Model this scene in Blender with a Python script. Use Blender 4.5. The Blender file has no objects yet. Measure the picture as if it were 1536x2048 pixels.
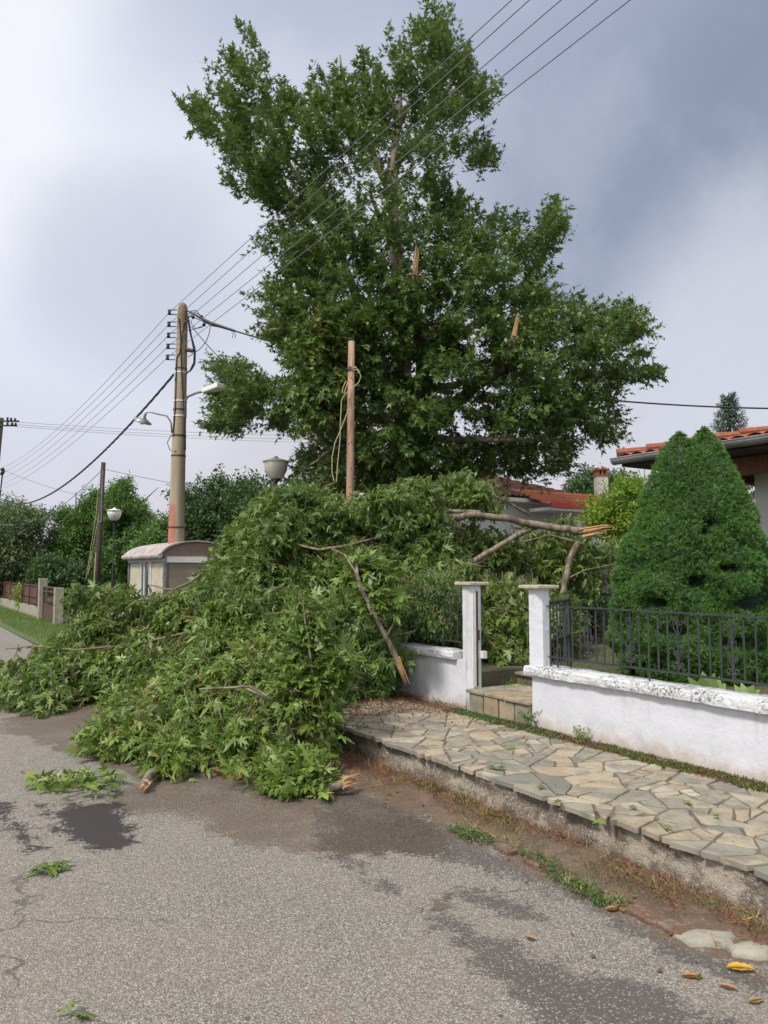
import bpy, math, random
import numpy as np
from mathutils import Vector
R = math.radians
rng = np.random.default_rng(7)
random.seed(7)
sc = bpy.context.scene
col = sc.collection
# ------------------------------------------------------------------ camera
F = 1539.0; CH = 1.6; TH = math.atan(118/F)
cam = bpy.data.objects.new('camera', bpy.data.cameras.new('camera')); col.objects.link(cam)
cam.data.sensor_fit = 'VERTICAL'; cam.data.sensor_height = 36; cam.data.lens = 36*F/2048
cam.location = (0, 0, CH); cam.rotation_euler = (math.pi/2+TH, 0, 0)
cam.data.clip_start = .05; cam.data.clip_end = 3000
sc.camera = cam
sc.render.resolution_x = 768; sc.render.resolution_y = 1024
sc.view_settings.view_transform = 'Standard'; sc.view_settings.look = 'None'
sc.view_settings.gamma = 1; sc.view_settings.exposure = 0.14
# ------------------------------------------------------------------ node helpers
def nd(nt, t, ins=None, **pr):
    n = nt.nodes.new(t)
    for k, v in pr.items(): setattr(n, k, v)
    for k, v in (ins or {}).items():
        s = n.inputs[k]
        if isinstance(v, bpy.types.NodeSocket): nt.links.new(v, s)
        elif isinstance(v, (tuple, list)) and len(v) == 3 and s.type == 'RGBA': s.default_value = (*v, 1)
        else: s.default_value = v
    return n
def mth(nt, op, a, b=0.0, c=None, clamp=False):
    n = nd(nt, 'ShaderNodeMath', {0: a, 1: b}, operation=op, use_clamp=clamp)
    if c is not None:
        if isinstance(c, bpy.types.NodeSocket): nt.links.new(c, n.inputs[2])
        else: n.inputs[2].default_value = c
    return n.outputs[0]
def mix(nt, f, a, b, blend='MIX'):
    n = nt.nodes.new('ShaderNodeMix'); n.data_type = 'RGBA'; n.blend_type = blend; n.clamp_factor = True
    for s, v in ((n.inputs[0], f), (n.inputs[6], a), (n.inputs[7], b)):
        if isinstance(v, bpy.types.NodeSocket): nt.links.new(v, s)
        elif isinstance(v, (tuple, list)): s.default_value = (*v[:3], 1)
        else: s.default_value = v
    return n.outputs[2]
def ramp(nt, f, stops):
    n = nt.nodes.new('ShaderNodeValToRGB'); nt.links.new(f, n.inputs[0]); e = n.color_ramp.elements
    while len(e) > 1: e.remove(e[-1])
    e[0].position = stops[0][0]; e[0].color = (*stops[0][1], 1) if not isinstance(stops[0][1], float) else (stops[0][1],)*3+(1,)
    for p, c in stops[1:]:
        x = e.new(p); x.color = (*c, 1) if not isinstance(c, float) else (c, c, c, 1)
    return n.outputs[0]
def mr(nt, v, a, b, c=0.0, d=1.0, smooth=True):
    n = nd(nt, 'ShaderNodeMapRange', {0: v, 1: a, 2: b, 3: c, 4: d}, interpolation_type='SMOOTHSTEP' if smooth else 'LINEAR')
    return n.outputs[0]
def noise(nt, vec, scale, detail=4.0, rough=.55, dist=0.0):
    return nd(nt, 'ShaderNodeTexNoise', {'Vector': vec, 'Scale': scale, 'Detail': detail, 'Roughness': rough, 'Distortion': dist}).outputs[0]
def voro(nt, vec, scale, feature='F1', out='Distance', rand=1.0):
    return nd(nt, 'ShaderNodeTexVoronoi', {'Vector': vec, 'Scale': scale, 'Randomness': rand}, feature=feature).outputs[out]
def attr(nt, name):
    return nd(nt, 'ShaderNodeAttribute', attribute_name=name).outputs['Fac']
# ------------------------------------------------------------------ world: cloudy sky, brighter behind the camera
SUN_EL, SUN_AZ = R(52), R(-138)      # azimuth from +Y towards +X
W = bpy.data.worlds.new('World'); sc.world = W; W.use_nodes = True
nt = W.node_tree; nt.nodes.clear()
co = nd(nt, 'ShaderNodeTexCoord').outputs['Generated']
sky = nd(nt, 'ShaderNodeTexSky', sky_type='NISHITA', sun_disc=False, sun_elevation=SUN_EL, sun_rotation=SUN_AZ, dust_density=2.0).outputs[0]
skyc = nd(nt, 'ShaderNodeMix', data_type='RGBA', blend_type='MULTIPLY'); skyc.inputs[0].default_value = 1
nt.links.new(sky, skyc.inputs[6]); skyc.inputs[7].default_value = (.1, .1, .1, 1)
nz = nd(nt, 'ShaderNodeTexNoise', {'Vector': co, 'Scale': 2.2, 'Detail': 5.0, 'Roughness': .5})
off = nd(nt, 'ShaderNodeVectorMath', {0: nz.outputs['Color'], 1: (.5, .5, .5)}, operation='SUBTRACT').outputs[0]
off = nd(nt, 'ShaderNodeVectorMath', {0: off, 3: .28}, operation='SCALE').outputs[0]
dv = nd(nt, 'ShaderNodeVectorMath', {0: co, 1: off}, operation='ADD').outputs[0]
dv = nd(nt, 'ShaderNodeVectorMath', {0: dv}, operation='NORMALIZE').outputs[0]
def pdir(px, py):
    x = (px-768)/F; y = (1024-py)/F
    v = Vector((x, math.cos(TH)-y*math.sin(TH), math.sin(TH)+y*math.cos(TH)))
    return v
def skyblob(c, px, py, colr, r0, r1, amt=1.0):
    d = pdir(px, py).normalized()
    dt = nd(nt, 'ShaderNodeVectorMath', {0: dv, 1: tuple(d)}, operation='DOT_PRODUCT').outputs['Value']
    f = mr(nt, dt, math.cos(R(r1)), math.cos(R(r0)), 0, amt)
    return mix(nt, f, c, colr)
SKYBLOBS = []
sep = nd(nt, 'ShaderNodeSeparateXYZ', {0: co})
c = mix(nt, mr(nt, sep.outputs[2], 0.0, .35), (.64, .615, .66), (.59, .62, .70))
c = skyblob(c, 60, 330, (.88, .90, .95), 7, 24, .97)
c = skyblob(c, 500, 120, (.66, .70, .83), 2, 12, .6)
c = skyblob(c, 320, 570, (.42, .45, .60), 0, 11, .6)
c = skyblob(c, 60, 820, (.62, .64, .80), 1, 12, .5)
c = skyblob(c, 1420, 150, (.24, .285, .395), 5, 21, .97)
c = skyblob(c, 1150, 400, (.28, .325, .44), 2, 12, .8)
c = skyblob(c, 1560, 680, (.62, .64, .73), 4, 13, .9)
c = skyblob(c, 900, -500, (.42, .46, .6), 5, 25, .8)
n2 = noise(nt, dv, 5.0, 6.0, .6)
c = mix(nt, mr(nt, n2, .42, .7, 0, .16), c, (.80, .82, .88))
# the bright part of the sky behind the photographer
back = mr(nt, mth(nt, 'MULTIPLY', sep.outputs[1], -1.0), -.25, .7)
up = mr(nt, sep.outputs[2], -.05, .3)
c = mix(nt, mth(nt, 'MULTIPLY', back, up), c, (1.15, 1.14, 1.12))
up2 = mr(nt, sep.outputs[2], .78, .95)
c = mix(nt, up2, c, (1.0, 1.03, 1.10))
c = mix(nt, .93, skyc.outputs[2], c)
bg = nd(nt, 'ShaderNodeBackground', {'Color': c, 'Strength': 1.0})
nt.links.new(bg.outputs[0], nd(nt, 'ShaderNodeOutputWorld').inputs[0])
# ------------------------------------------------------------------ sun (veiled)
sl = bpy.data.lights.new('sun', 'SUN'); sl.energy = 3.4; sl.angle = R(10); sl.color = (1, .93, .82)
so = bpy.data.objects.new('sun', sl); col.objects.link(so)
sd = Vector((math.sin(SUN_AZ)*math.cos(SUN_EL), math.cos(SUN_AZ)*math.cos(SUN_EL), math.sin(SUN_EL)))
so.rotation_euler = (-sd).to_track_quat('-Z', 'Y').to_euler()
# ------------------------------------------------------------------ places: street frame s (along) / p (across)
D = np.array((-.534, .8455)); NN = np.array((.8455, .534))
def SP(s, p, z=0.0):
    q = D*s+NN*p; return Vector((q[0], q[1], z))
def P(px, py, Y):
    d = pdir(px, py); t = Y/d.y; return Vector((d.x*t, Y, CH+d.z*t))
def G(px, py, z=0.0):
    d = pdir(px, py); t = (z-CH)/d.z; return Vector((d.x*t, d.y*t, z))
KERB, WALL, SWZ, YZ = 3.42, 4.80, .24, .54
# ------------------------------------------------------------------ object helpers
def tag(o, label=None, cat=None, group=None, kind=None):
    if label: o['label'] = label
    if cat: o['category'] = cat
    if group: o['group'] = group
    if kind: o['kind'] = kind
    return o
def thing(name, label, cat, loc=(0, 0, 0), group=None):
    o = bpy.data.objects.new(name, None); col.objects.link(o); o.location = loc
    o.empty_display_size = .1
    return tag(o, label, cat, group)
def link(name, me, mat, parent=None):
    o = bpy.data.objects.new(name, me); col.objects.link(o)
    if mat: me.materials.append(mat)
    if parent is not None:
        o.parent = parent
        off = Vector((0, 0, 0)); q = parent
        while q is not None: off += q.location; q = q.parent
        o.location = -off if parent.parent is None or True else (0, 0, 0)
        o.location = -off
    return o
class MB:
    def __init__(s): s.v = []; s.f = []
    def add(s, vs, fs):
        b = len(s.v); s.v += [tuple(v) for v in vs]; s.f += [tuple(b+i for i in f) for f in fs]; return s
    def box(s, o, a, b, c):       # corner origin and three edge vectors
        o, a, b, c = map(Vector, (o, a, b, c))
        vs = [o, o+a, o+a+b, o+b, o+c, o+a+c, o+a+b+c, o+b+c]
        return s.add(vs, [(0, 3, 2, 1), (4, 5, 6, 7), (0, 1, 5, 4), (1, 2, 6, 5), (2, 3, 7, 6), (3, 0, 4, 7)])
    def spbox(s, s0, s1, p0, p1, z0, z1):
        o = SP(s0, p0, z0); return s.box(o, SP(s1, p0, z0)-o, SP(s0, p1, z0)-o, (0, 0, z1-z0))
    def tube(s, pts, rad, n=8, cap=True, jit=0.0):
        pts = [Vector(p) for p in pts]
        if not hasattr(rad, '__len__'): rad = [rad]*len(pts)
        b = len(s.v); k = len(pts); up = None
        for i, p in enumerate(pts):
            t = (pts[min(i+1, k-1)]-pts[max(i-1, 0)]).normalized()
            if up is None:
                up = Vector((0, 0, 1)) if abs(t.z) < .9 else Vector((1, 0, 0))
            u = t.cross(up)
            if u.length < 1e-5: u = t.cross(Vector((.3, 1, .2)))
            u.normalize(); w = u.cross(t).normalized(); up = w
            for j in range(n):
                a = 2*math.pi*j/n; r = rad[i]*(1+jit*(random.random()-.5))
                s.v.append(tuple(p+u*math.cos(a)*r+w*math.sin(a)*r))
        for i in range(k-1):
            for j in range(n):
                a0 = b+i*n+j; a1 = b+i*n+(j+1) % n
                s.f.append((a0, a1, a1+n, a0+n))
        if cap: s.f.append(tuple(b+j for j in range(n))[::-1]); s.f.append(tuple(b+(k-1)*n+j for j in range(n)))
        return s
    def lathe(s, c, prof, n=16, axis=Vector((0, 0, 1))):
        c = Vector(c); q = Vector((0, 0, 1)).rotation_difference(axis.normalized()); b = len(s.v); k = len(prof)
        for r, z in prof:
            for j in range(n):
                a = 2*math.pi*j/n; s.v.append(tuple(c+q@Vector((r*math.cos(a), r*math.sin(a), z))))
        for i in range(k-1):
            for j in range(n):
                a0 = b+i*n+j; a1 = b+i*n+(j+1) % n; s.f.append((a0, a1, a1+n, a0+n))
        s.f.append(tuple(b+j for j in range(n))[::-1]); s.f.append(tuple(b+(k-1)*n+j for j in range(n)))
        return s
    def build(s, name, mat, parent=None, smooth=False, bevel=0.0):
        me = bpy.data.meshes.new(name); me.from_pydata(s.v, [], s.f); me.validate(); me.update()
        if smooth: me.polygons.foreach_set('use_smooth', [True]*len(me.polygons))
        o = link(name, me, mat, parent)
        if bevel:
            m = o.modifiers.new('bevel', 'BEVEL'); m.width = bevel; m.segments = 2; m.limit_method = 'ANGLE'
        return o
def npmesh(name, V, T, mat, parent=None, fattr=None, vattr=None, smooth=False):
    V = np.asarray(V, np.float32).reshape(-1, 3); T = np.asarray(T, np.int32); k = T.shape[1]
    me = bpy.data.meshes.new(name); me.vertices.add(len(V)); me.vertices.foreach_set('co', V.ravel())
    me.loops.add(T.size); me.loops.foreach_set('vertex_index', T.ravel())
    me.polygons.add(len(T)); me.polygons.foreach_set('loop_start', np.arange(len(T), dtype=np.int32)*k)
    if smooth: me.polygons.foreach_set('use_smooth', np.ones(len(T), bool))
    me.update(calc_edges=True)
    for n_, a in (fattr or {}).items():
        x = me.attributes.new(n_, 'FLOAT', 'FACE'); x.data.foreach_set('value', np.asarray(a, np.float32))
    for n_, a in (vattr or {}).items():
        x = me.attributes.new(n_, 'FLOAT', 'POINT'); x.data.foreach_set('value', np.asarray(a, np.float32))
    return link(name, me, mat, parent)
def grid(us, vs, fn):
    U, Vv = np.meshgrid(us, vs, indexing='ij'); X = fn(U, Vv)
    nu, nv = len(us), len(vs); i = np.arange(nu*nv).reshape(nu, nv)
    T = np.stack([i[:-1, :-1], i[1:, :-1], i[1:, 1:], i[:-1, 1:]], -1).reshape(-1, 4)
    return X.reshape(-1, 3), T
def vnoise(x, y, z=None, seed=0, octaves=3):
    """cheap smooth value noise, about -1..1"""
    if z is None: z = np.zeros_like(x)
    tot = 0; amp = 1; s_ = 0
    for o in range(octaves):
        xi, yi, zi = np.floor(x), np.floor(y), np.floor(z); fx, fy, fz = x-xi, y-yi, z-zi
        fx, fy, fz = [f*f*(3-2*f) for f in (fx, fy, fz)]
        def h(a, b, c):
            q = np.sin(a*127.1+b*311.7+c*74.7+seed*17.3+o*5.1)*43758.5453; return (q-np.floor(q))*2-1
        r = 0
        for dx in (0, 1):
            for dy in (0, 1):
                for dz in (0, 1):
                    w = (fx if dx else 1-fx)*(fy if dy else 1-fy)*(fz if dz else 1-fz); r = r+w*h(xi+dx, yi+dy, zi+dz)
        tot = tot+amp*r; s_ += amp; amp *= .5; x, y, z = x*2.03, y*2.03, z*2.03
    return tot/s_
# ------------------------------------------------------------------ leaf templates
def tmpl(vs, ts): return np.array(vs, float), np.array(ts, int)
_h = [(.0, -.02), (.40, -.10), (.17, .19), (.56, .48), (.14, .42), (.15, .62), (0, 1.06)]
def palm():
    vs = [(0, .22, 0)]; ts = []
    for sg in (1, -1):
        b = len(vs)
        for x, y in _h: vs.append((x*sg, y, .10*abs(x)-.22*max(0, y-.2)**1.5*1.0-.35*x*x))
        for i in range(len(_h)-1):
            ts.append((0, b+i, b+i+1) if sg > 0 else (0, b+i+1, b+i))
    return tmpl(vs, ts)
PALM = palm()
_g = [(0, 0), (.14, .0), (.38, -.02), (.31, .12), (.13, .21), (.33, .34), (.52, .62), (.29, .51), (.11, .45), (.18, .68), (.09, .84), (0, 1.12)]
def palm2():
    vs = [(0, .22, 0)]; ts = []
    for sg in (1, -1):
        b = len(vs)
        for x, y in _g: vs.append((x*sg, y, .16*abs(x)-.30*max(0, y-.2)**1.5-.55*x*x+.03*math.sin(y*19+x*13)))
        for i in range(len(_g)-1): ts.append((0, b+i, b+i+1) if sg > 0 else (0, b+i+1, b+i))
    return tmpl(vs, ts)
PALM2 = palm2()
OVAL = tmpl([(0, 0, 0), (.22, .3, .06), (.2, .65, .02), (0, 1, -.12), (-.2, .65, .02), (-.22, .3, .06), (0, .5, -.02)],
            [(6, 0, 1), (6, 1, 2), (6, 2, 3), (6, 3, 4), (6, 4, 5), (6, 5, 0)])
_n = 9
def leaf2():
    vs = [(0, i/_n, -.30*(i/_n-.4)**2) for i in range(_n+1)]; ts = []
    for sg in (1, -1):
        b = len(vs)-1
        for i in range(1, _n): vs.append((sg*.23*math.sin(math.pi*(i/_n)**.85)**.8*(1+.07*math.sin(i*5)), i/_n, .06+.02*math.sin(i*2.3+sg)-.30*(i/_n-.4)**2))
        ts.append((0, b+1, 1)); ts.append((_n-1, b+_n-1, _n))
        for i in range(1, _n-1): ts += [(i, b+i, b+i+1), (i, b+i+1, i+1)]
    return tmpl(vs, ts)
LEAF2 = leaf2()
LANCE = tmpl([(0, 0, 0), (.13, .4, .04), (0, 1, -.1), (-.13, .4, .04)], [(0, 1, 2), (0, 2, 3)])
BLADE = tmpl([(-.03, 0, 0), (.03, 0, 0), (.022, .55, .08), (-.022, .55, .08), (0, 1, .3)], [(0, 1, 2), (0, 2, 3), (3, 2, 4)])
NEED = tmpl([(-.10, 0, 0), (.10, 0, 0), (0, 1, .05)], [(0, 1, 2)])
def unit(a): return a/np.maximum(np.linalg.norm(a, axis=-1, keepdims=True), 1e-6)
def leaves(name, tm, pos, dr, nr, size, mat, parent=None, rnd=None, curl=1.0, wide=(.75, 1.15)):
    V, T = tm; n = len(pos)
    y = unit(dr); z = nr-(nr*y).sum(-1, keepdims=True)*y; z = unit(z); x = np.cross(y, z)
    wx = rng.uniform(wide[0], wide[1], (n, 1, 1)); cz = rng.normal(1, .8, (n, 1, 1))*curl; sz = size.reshape(n, 1, 1)
    A = pos[:, None]+sz*(V[None, :, 0:1]*wx*x[:, None]+V[None, :, 1:2]*y[:, None]+V[None, :, 2:3]*cz*z[:, None])
    TT = (T[None]+(np.arange(n)*len(V))[:, None, None]).reshape(-1, 3)
    if rnd is None: rnd = rng.random(n)
    return npmesh(name, A, TT, mat, parent, {'rnd': np.repeat(rnd, len(T))})
def shoots(base, axis, length, k, droop=.35, spread=.9, nj=.45):
    """k leaves along every shoot -> pos, dir, normal, shoot index"""
    n = len(base); axis = unit(axis); t = np.tile(np.linspace(.12, 1, k), (n, 1))+rng.normal(0, .04, (n, k))
    L = length.reshape(n, 1, 1)
    sag = np.array((0, 0, -1.))*droop*.5
    pos = base[:, None]+axis[:, None]*L*t[..., None]+sag*L*(t[..., None]**2)
    q = rng.normal(size=(n, 3)); u = unit(np.cross(axis, q)); w = np.cross(axis, u)
    ang = np.tile(np.arange(k)*2.4, (n, 1))+rng.uniform(0, 6.3, (n, 1))+rng.normal(0, .3, (n, k))
    side = u[:, None]*np.cos(ang)[..., None]+w[:, None]*np.sin(ang)[..., None]
    dr = side*spread+axis[:, None]*(.3+.7*t[..., None])+rng.normal(0, .25, (n, k, 3)); dr[..., 2] -= droop
    nr = np.array((0, 0, 1.))+axis[:, None]*.3+rng.normal(0, nj, (n, k, 3))-side*0.2
    idx = np.repeat(np.arange(n), k)
    return pos.reshape(-1, 3)+unit(dr).reshape(-1, 3)*.02, dr.reshape(-1, 3), nr.reshape(-1, 3), idx
# polygon helpers
def inpoly(x, y, poly):
    c = np.zeros(x.shape, bool); n = len(poly)
    for i in range(n):
        x1, y1 = poly[i]; x2, y2 = poly[(i+1) % n]
        if y1 == y2: continue
        k = ((y1 > y) != (y2 > y)) & (x < (x2-x1)*(y-y1)/(y2-y1)+x1); c ^= k
    return c
def pdist(x, y, poly):
    d = np.full(x.shape, 1e9); n = len(poly)
    for i in range(n):
        x1, y1 = poly[i]; x2, y2 = poly[(i+1) % n]; dx, dy = x2-x1, y2-y1; l = dx*dx+dy*dy+1e-9
        t = np.clip(((x-x1)*dx+(y-y1)*dy)/l, 0, 1); d = np.minimum(d, np.hypot(x-x1-t*dx, y-y1-t*dy))
    return np.where(inpoly(x, y, poly), d, -d)
def sample_poly(poly, n):
    a = np.array(poly, float); lo, hi = a.min(0), a.max(0); out = np.zeros((0, 2))
    while len(out) < n:
        q = rng.uniform(lo, hi, (n*2, 2)); q = q[inpoly(q[:, 0], q[:, 1], poly)]; out = np.vstack([out, q])
    return out[:n]
def Pn(px, py, Y):
    x = (px-768)/F; y = (1024-py)/F; dy = math.cos(TH)-y*math.sin(TH); dz = math.sin(TH)+y*math.cos(TH); t = Y/dy
    return np.stack([x*t, Y+0*x, CH+dz*t], -1)
# ------------------------------------------------------------------ materials
def mat(name, fn, rough=.85, **kw):
    m = bpy.data.materials.new(name); m.use_nodes = True; nt = m.node_tree; nt.nodes.clear()
    bs = nd(nt, 'ShaderNodeBsdfPrincipled', {'Roughness': rough, **kw}); out = nd(nt, 'ShaderNodeOutputMaterial')
    nt.links.new(bs.outputs[0], out.inputs[0]); tc = nd(nt, 'ShaderNodeTexCoord')
    geo = nd(nt, 'ShaderNodeNewGeometry').outputs['Position']
    r = fn(nt, geo, bs)
    if r is not None:
        c = r if not isinstance(r, tuple) or not isinstance(r[0], bpy.types.NodeSocket) else r[0]
        if isinstance(c, bpy.types.NodeSocket): nt.links.new(c, bs.inputs['Base Color'])
        else: bs.inputs['Base Color'].default_value = (*c, 1)
        if isinstance(r, tuple) and isinstance(r[0], bpy.types.NodeSocket):
            h, st, di = r[1:4]
            b = nd(nt, 'ShaderNodeBump', {'Height': h, 'Strength': st, 'Distance': di}); nt.links.new(b.outputs[0], bs.inputs['Normal'])
            if len(r) > 4: nt.links.new(r[4], bs.inputs['Roughness'])
    return m
def weather(name, c1, c2, sc_=3.0, fine=40.0, bump=.3, rough=.8, dist=.01, c3=None, **kw):
    def fn(nt, g, bs):
        a = noise(nt, g, sc_, 6.0, .62); b = noise(nt, g, fine, 3.0, .6)
        c = mix(nt, mr(nt, a, .35, .68), c1, c2)
        c = mix(nt, mr(nt, b, .45, .75, 0, .35), c, tuple(x*.45 for x in c1))
        if c3: c = mix(nt, mr(nt, noise(nt, g, sc_*2.7, 5.0, .7), .58, .66), c, c3)
        return c, b, bump, dist
    return mat(name, fn, rough, **kw)
def stretch(nt, g, x, y, z):
    return nd(nt, 'ShaderNodeVectorMath', {0: g, 1: (x, y, z)}, operation='MULTIPLY').outputs[0]
M = {}
def leafmat(name, lo, hi, under, trans=.3, hl=None, rough=.5):
    m = bpy.data.materials.new(name); m.use_nodes = True; nt = m.node_tree; nt.nodes.clear()
    geo = nd(nt, 'ShaderNodeNewGeometry'); r = attr(nt, 'rnd')
    stops = [(0, lo), (.75, hi), (1, hl or hi)]
    c = ramp(nt, r, stops)
    a = noise(nt, geo.outputs['Position'], 1.1, 2.0)
    c = mix(nt, mr(nt, a, .4, .62, 0, .45), c, tuple(x*f for x, f in zip(hi, (1.25, 1.12, .9))))
    if name in ('leaf_fallen', 'leaf_tree'): c = mix(nt, mr(nt, r, .965, .975, 0, .8), c, (.22, .15, .04))
    c = mix(nt, geo.outputs['Backfacing'], c, under)
    b = nd(nt, 'ShaderNodeBsdfPrincipled', {'Base Color': c, 'Roughness': rough, 'Specular IOR Level': .45})
    t = nd(nt, 'ShaderNodeBsdfTranslucent', {'Color': mix(nt, .5, c, (.22, .34, .04))})
    x = nd(nt, 'ShaderNodeMixShader', {0: trans, 1: b.outputs[0], 2: t.outputs[0]})
    nt.links.new(x.outputs[0], nd(nt, 'ShaderNodeOutputMaterial').inputs[0])
    M[name] = m; return m
leafmat('leaf_fallen', (.026, .066, .014), (.130, .210, .036), (.165, .235, .07), .25, (.27, .34, .09), .42)
leafmat('leaf_tree', (.012, .036, .010), (.076, .145, .030), (.10, .155, .05), .24, (.19, .27, .055), .42)
leafmat('leaf_dark', (.020, .055, .020), (.040, .095, .030), (.06, .11, .05), .2)
leafmat('leaf_walnut', (.035, .10, .022), (.10, .21, .045), (.09, .17, .06), .28)
leafmat('leaf_olive', (.045, .08, .035), (.10, .145, .06), (.13, .18, .10), .2, (.16, .21, .08))
leafmat('leaf_lime', (.11, .21, .02), (.21, .33, .035), (.22, .32, .08), .4)
leafmat('leaf_hedge', (.035, .085, .02), (.075, .15, .035), (.10, .17, .06), .25, (.17, .25, .05))
leafmat('needle_spruce', (.028, .085, .018), (.11, .25, .05), (.08, .19, .045), .15, (.20, .36, .08), .6)
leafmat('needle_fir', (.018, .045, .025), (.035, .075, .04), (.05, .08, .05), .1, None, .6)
leafmat('blade_grass', (.05, .12, .02), (.11, .20, .04), (.12, .20, .05), .3, (.25, .24, .09))
leafmat('blade_dry', (.20, .11, .04), (.34, .24, .10), (.35, .25, .12), .2, (.42, .33, .17))
leafmat('leaf_brown', (.16, .05, .02), (.34, .13, .05), (.38, .20, .09), .2, (.45, .22, .09))
leafmat('leaf_yellow', (.62, .33, .02), (.70, .38, .02), (.6, .35, .05), .2)
leafmat('leaf_agave', (.16, .27, .09), (.22, .34, .12), (.2, .3, .12), .2)
leafmat('litter', (.07, .02, .012), (.17, .055, .025), (.15, .05, .03), .05, (.25, .11, .05))

def f_asphalt(nt, g, bs):
    wet, oil, drk, dirt = (attr(nt, k) for k in ('wet', 'oil', 'dark', 'dirt'))
    n1 = noise(nt, g, 6.0, 6.0, .7); n2 = noise(nt, g, 45.0, 4.0, .7)
    jit = mth(nt, 'MULTIPLY', mth(nt, 'SUBTRACT', n1, .5), 1.3); jit2 = mth(nt, 'MULTIPLY', mth(nt, 'SUBTRACT', n2, .5), .9)
    def msk(a, lo=.42, hi=.58, k=1.0):
        v = mth(nt, 'ADD', mth(nt, 'ADD', a, mth(nt, 'MULTIPLY', jit, k)), mth(nt, 'MULTIPLY', jit2, k)); return mr(nt, v, lo, hi)
    stone = nd(nt, 'ShaderNodeTexVoronoi', {'Vector': g, 'Scale': 150.0}, feature='F1')
    sc1 = ramp(nt, nd(nt, 'ShaderNodeSeparateColor', {0: stone.outputs['Color']}).outputs[0],
               [(0, (.088, .080, .071)), (.4, (.188, .173, .155)), (.8, (.29, .27, .243)), (1, (.46, .44, .405))])
    edge = mr(nt, stone.outputs['Distance'], .35, .75)
    base = mix(nt, mth(nt, 'MULTIPLY', edge, .45), sc1, (.07, .064, .058))
    big = noise(nt, g, .8, 5.0, .6)
    base = mix(nt, mr(nt, big, .3, .7, 0, .35), base, (.27, .235, .195), 'MIX')
    base = mix(nt, mr(nt, noise(nt, g, 2.3, 4.0, .6), .60, .72, 0, .30), base, (.25, .15, .09))
    darkbase = mix(nt, mr(nt, nd(nt, 'ShaderNodeSeparateColor', {0: stone.outputs['Color']}).outputs[1], .86, .95), (.070, .063, .060), (.27, .25, .235))
    c = mix(nt, mth(nt, 'MULTIPLY', msk(drk), .85), base, darkbase)
    w = msk(wet, .40, .55)
    w = mth(nt, 'MULTIPLY', w, mr(nt, noise(nt, g, 1.6, 5.0, .65), .32, .56, .55, 1.0))
    c = mix(nt, w, c, mix(nt, mr(nt, n1, .4, .65, .1, .5), mix(nt, 1.0, c, (.64, .55, .48), 'MULTIPLY'), (.115, .088, .066)))
    d = msk(dirt, .35, .65, 1.3)
    dc = mix(nt, mr(nt, n1, .35, .65), (.085, .060, .043), (.15, .095, .058)); dc = mix(nt, mr(nt, n2, .55, .75), dc, (.26, .22, .18))
    c = mix(nt, mth(nt, 'MULTIPLY', d, .9), c, dc)
    o = msk(oil, .42, .56, 1.0)
    c = mix(nt, o, c, mix(nt, .45, mix(nt, 1.0, c, (.18, .145, .15), 'MULTIPLY'), (.020, .015, .016)))
    wv = nd(nt, 'ShaderNodeVectorMath', {0: g, 1: nd(nt, 'ShaderNodeVectorMath', {0: nd(nt, 'ShaderNodeTexNoise', {'Vector': g, 'Scale': 3.0, 'Detail': 6.0}).outputs['Color'], 3: .5}, operation='SCALE').outputs[0]}, operation='ADD').outputs[0]
    ck = mth(nt, 'MULTIPLY', mr(nt, voro(nt, wv, .42, 'DISTANCE_TO_EDGE'), .006, .001), mr(nt, noise(nt, g, .7, 2.0), .5, .6)); c = mix(nt, mth(nt, 'MULTIPLY', ck, .6), c, (.05, .042, .035))
    spots = mr(nt, voro(nt, g, 3.2), .045, .03); c = mix(nt, mth(nt, 'MULTIPLY', spots, .6), c, (.03, .027, .025))
    rg = mth(nt, 'SUBTRACT', .88, mth(nt, 'MULTIPLY', mth(nt, 'MAXIMUM', w, o), .33))
    h = mth(nt, 'ADD', mth(nt, 'MULTIPLY', edge, -.6), n2)
    return c, h, .65, .006, rg
M['asphalt'] = mat('asphalt', f_asphalt)
def f_ground(nt, g, bs):
    a = noise(nt, g, .35, 6.0, .6); b = noise(nt, g, 9.0, 6.0, .7)
    c = mix(nt, mr(nt, b, .3, .7), (.045, .085, .022), (.10, .14, .045)); c = mix(nt, mr(nt, a, .52, .7), c, (.15, .115, .07))
    return c, b, .6, .03
M['ground'] = mat('ground', f_ground, .95)
def f_stone(nt, g, bs):
    r = attr(nt, 'rnd')
    c = ramp(nt, r, [(0, (.175, .175, .155)), (.2, (.28, .255, .20)), (.4, (.25, .235, .19)), (.55, (.36, .295, .20)), (.72, (.35, .315, .25)), (.86, (.32, .25, .165)), (1, (.43, .40, .34))])
    n1 = noise(nt, g, 7.0, 6.0, .65); n2 = noise(nt, g, 60.0, 5.0, .7)
    c = mix(nt, mr(nt, n1, .40, .68, 0, .7), c, (.135, .125, .105))
    c = mix(nt, mr(nt, noise(nt, g, 22.0, 5.0, .7), .62, .72, 0, .5), c, (.50, .48, .44))
    c = mix(nt, mr(nt, n2, .55, .72, 0, .35), c, (.09, .085, .07))
    return c, mth(nt, 'ADD', n1, mth(nt, 'MULTIPLY', n2, .5)), .55, .008
M['stone'] = mat('flagstone', f_stone, .75)
M['grout'] = weather('grout', (.17, .135, .10), (.10, .08, .06), 9, 90, .6)
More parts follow.
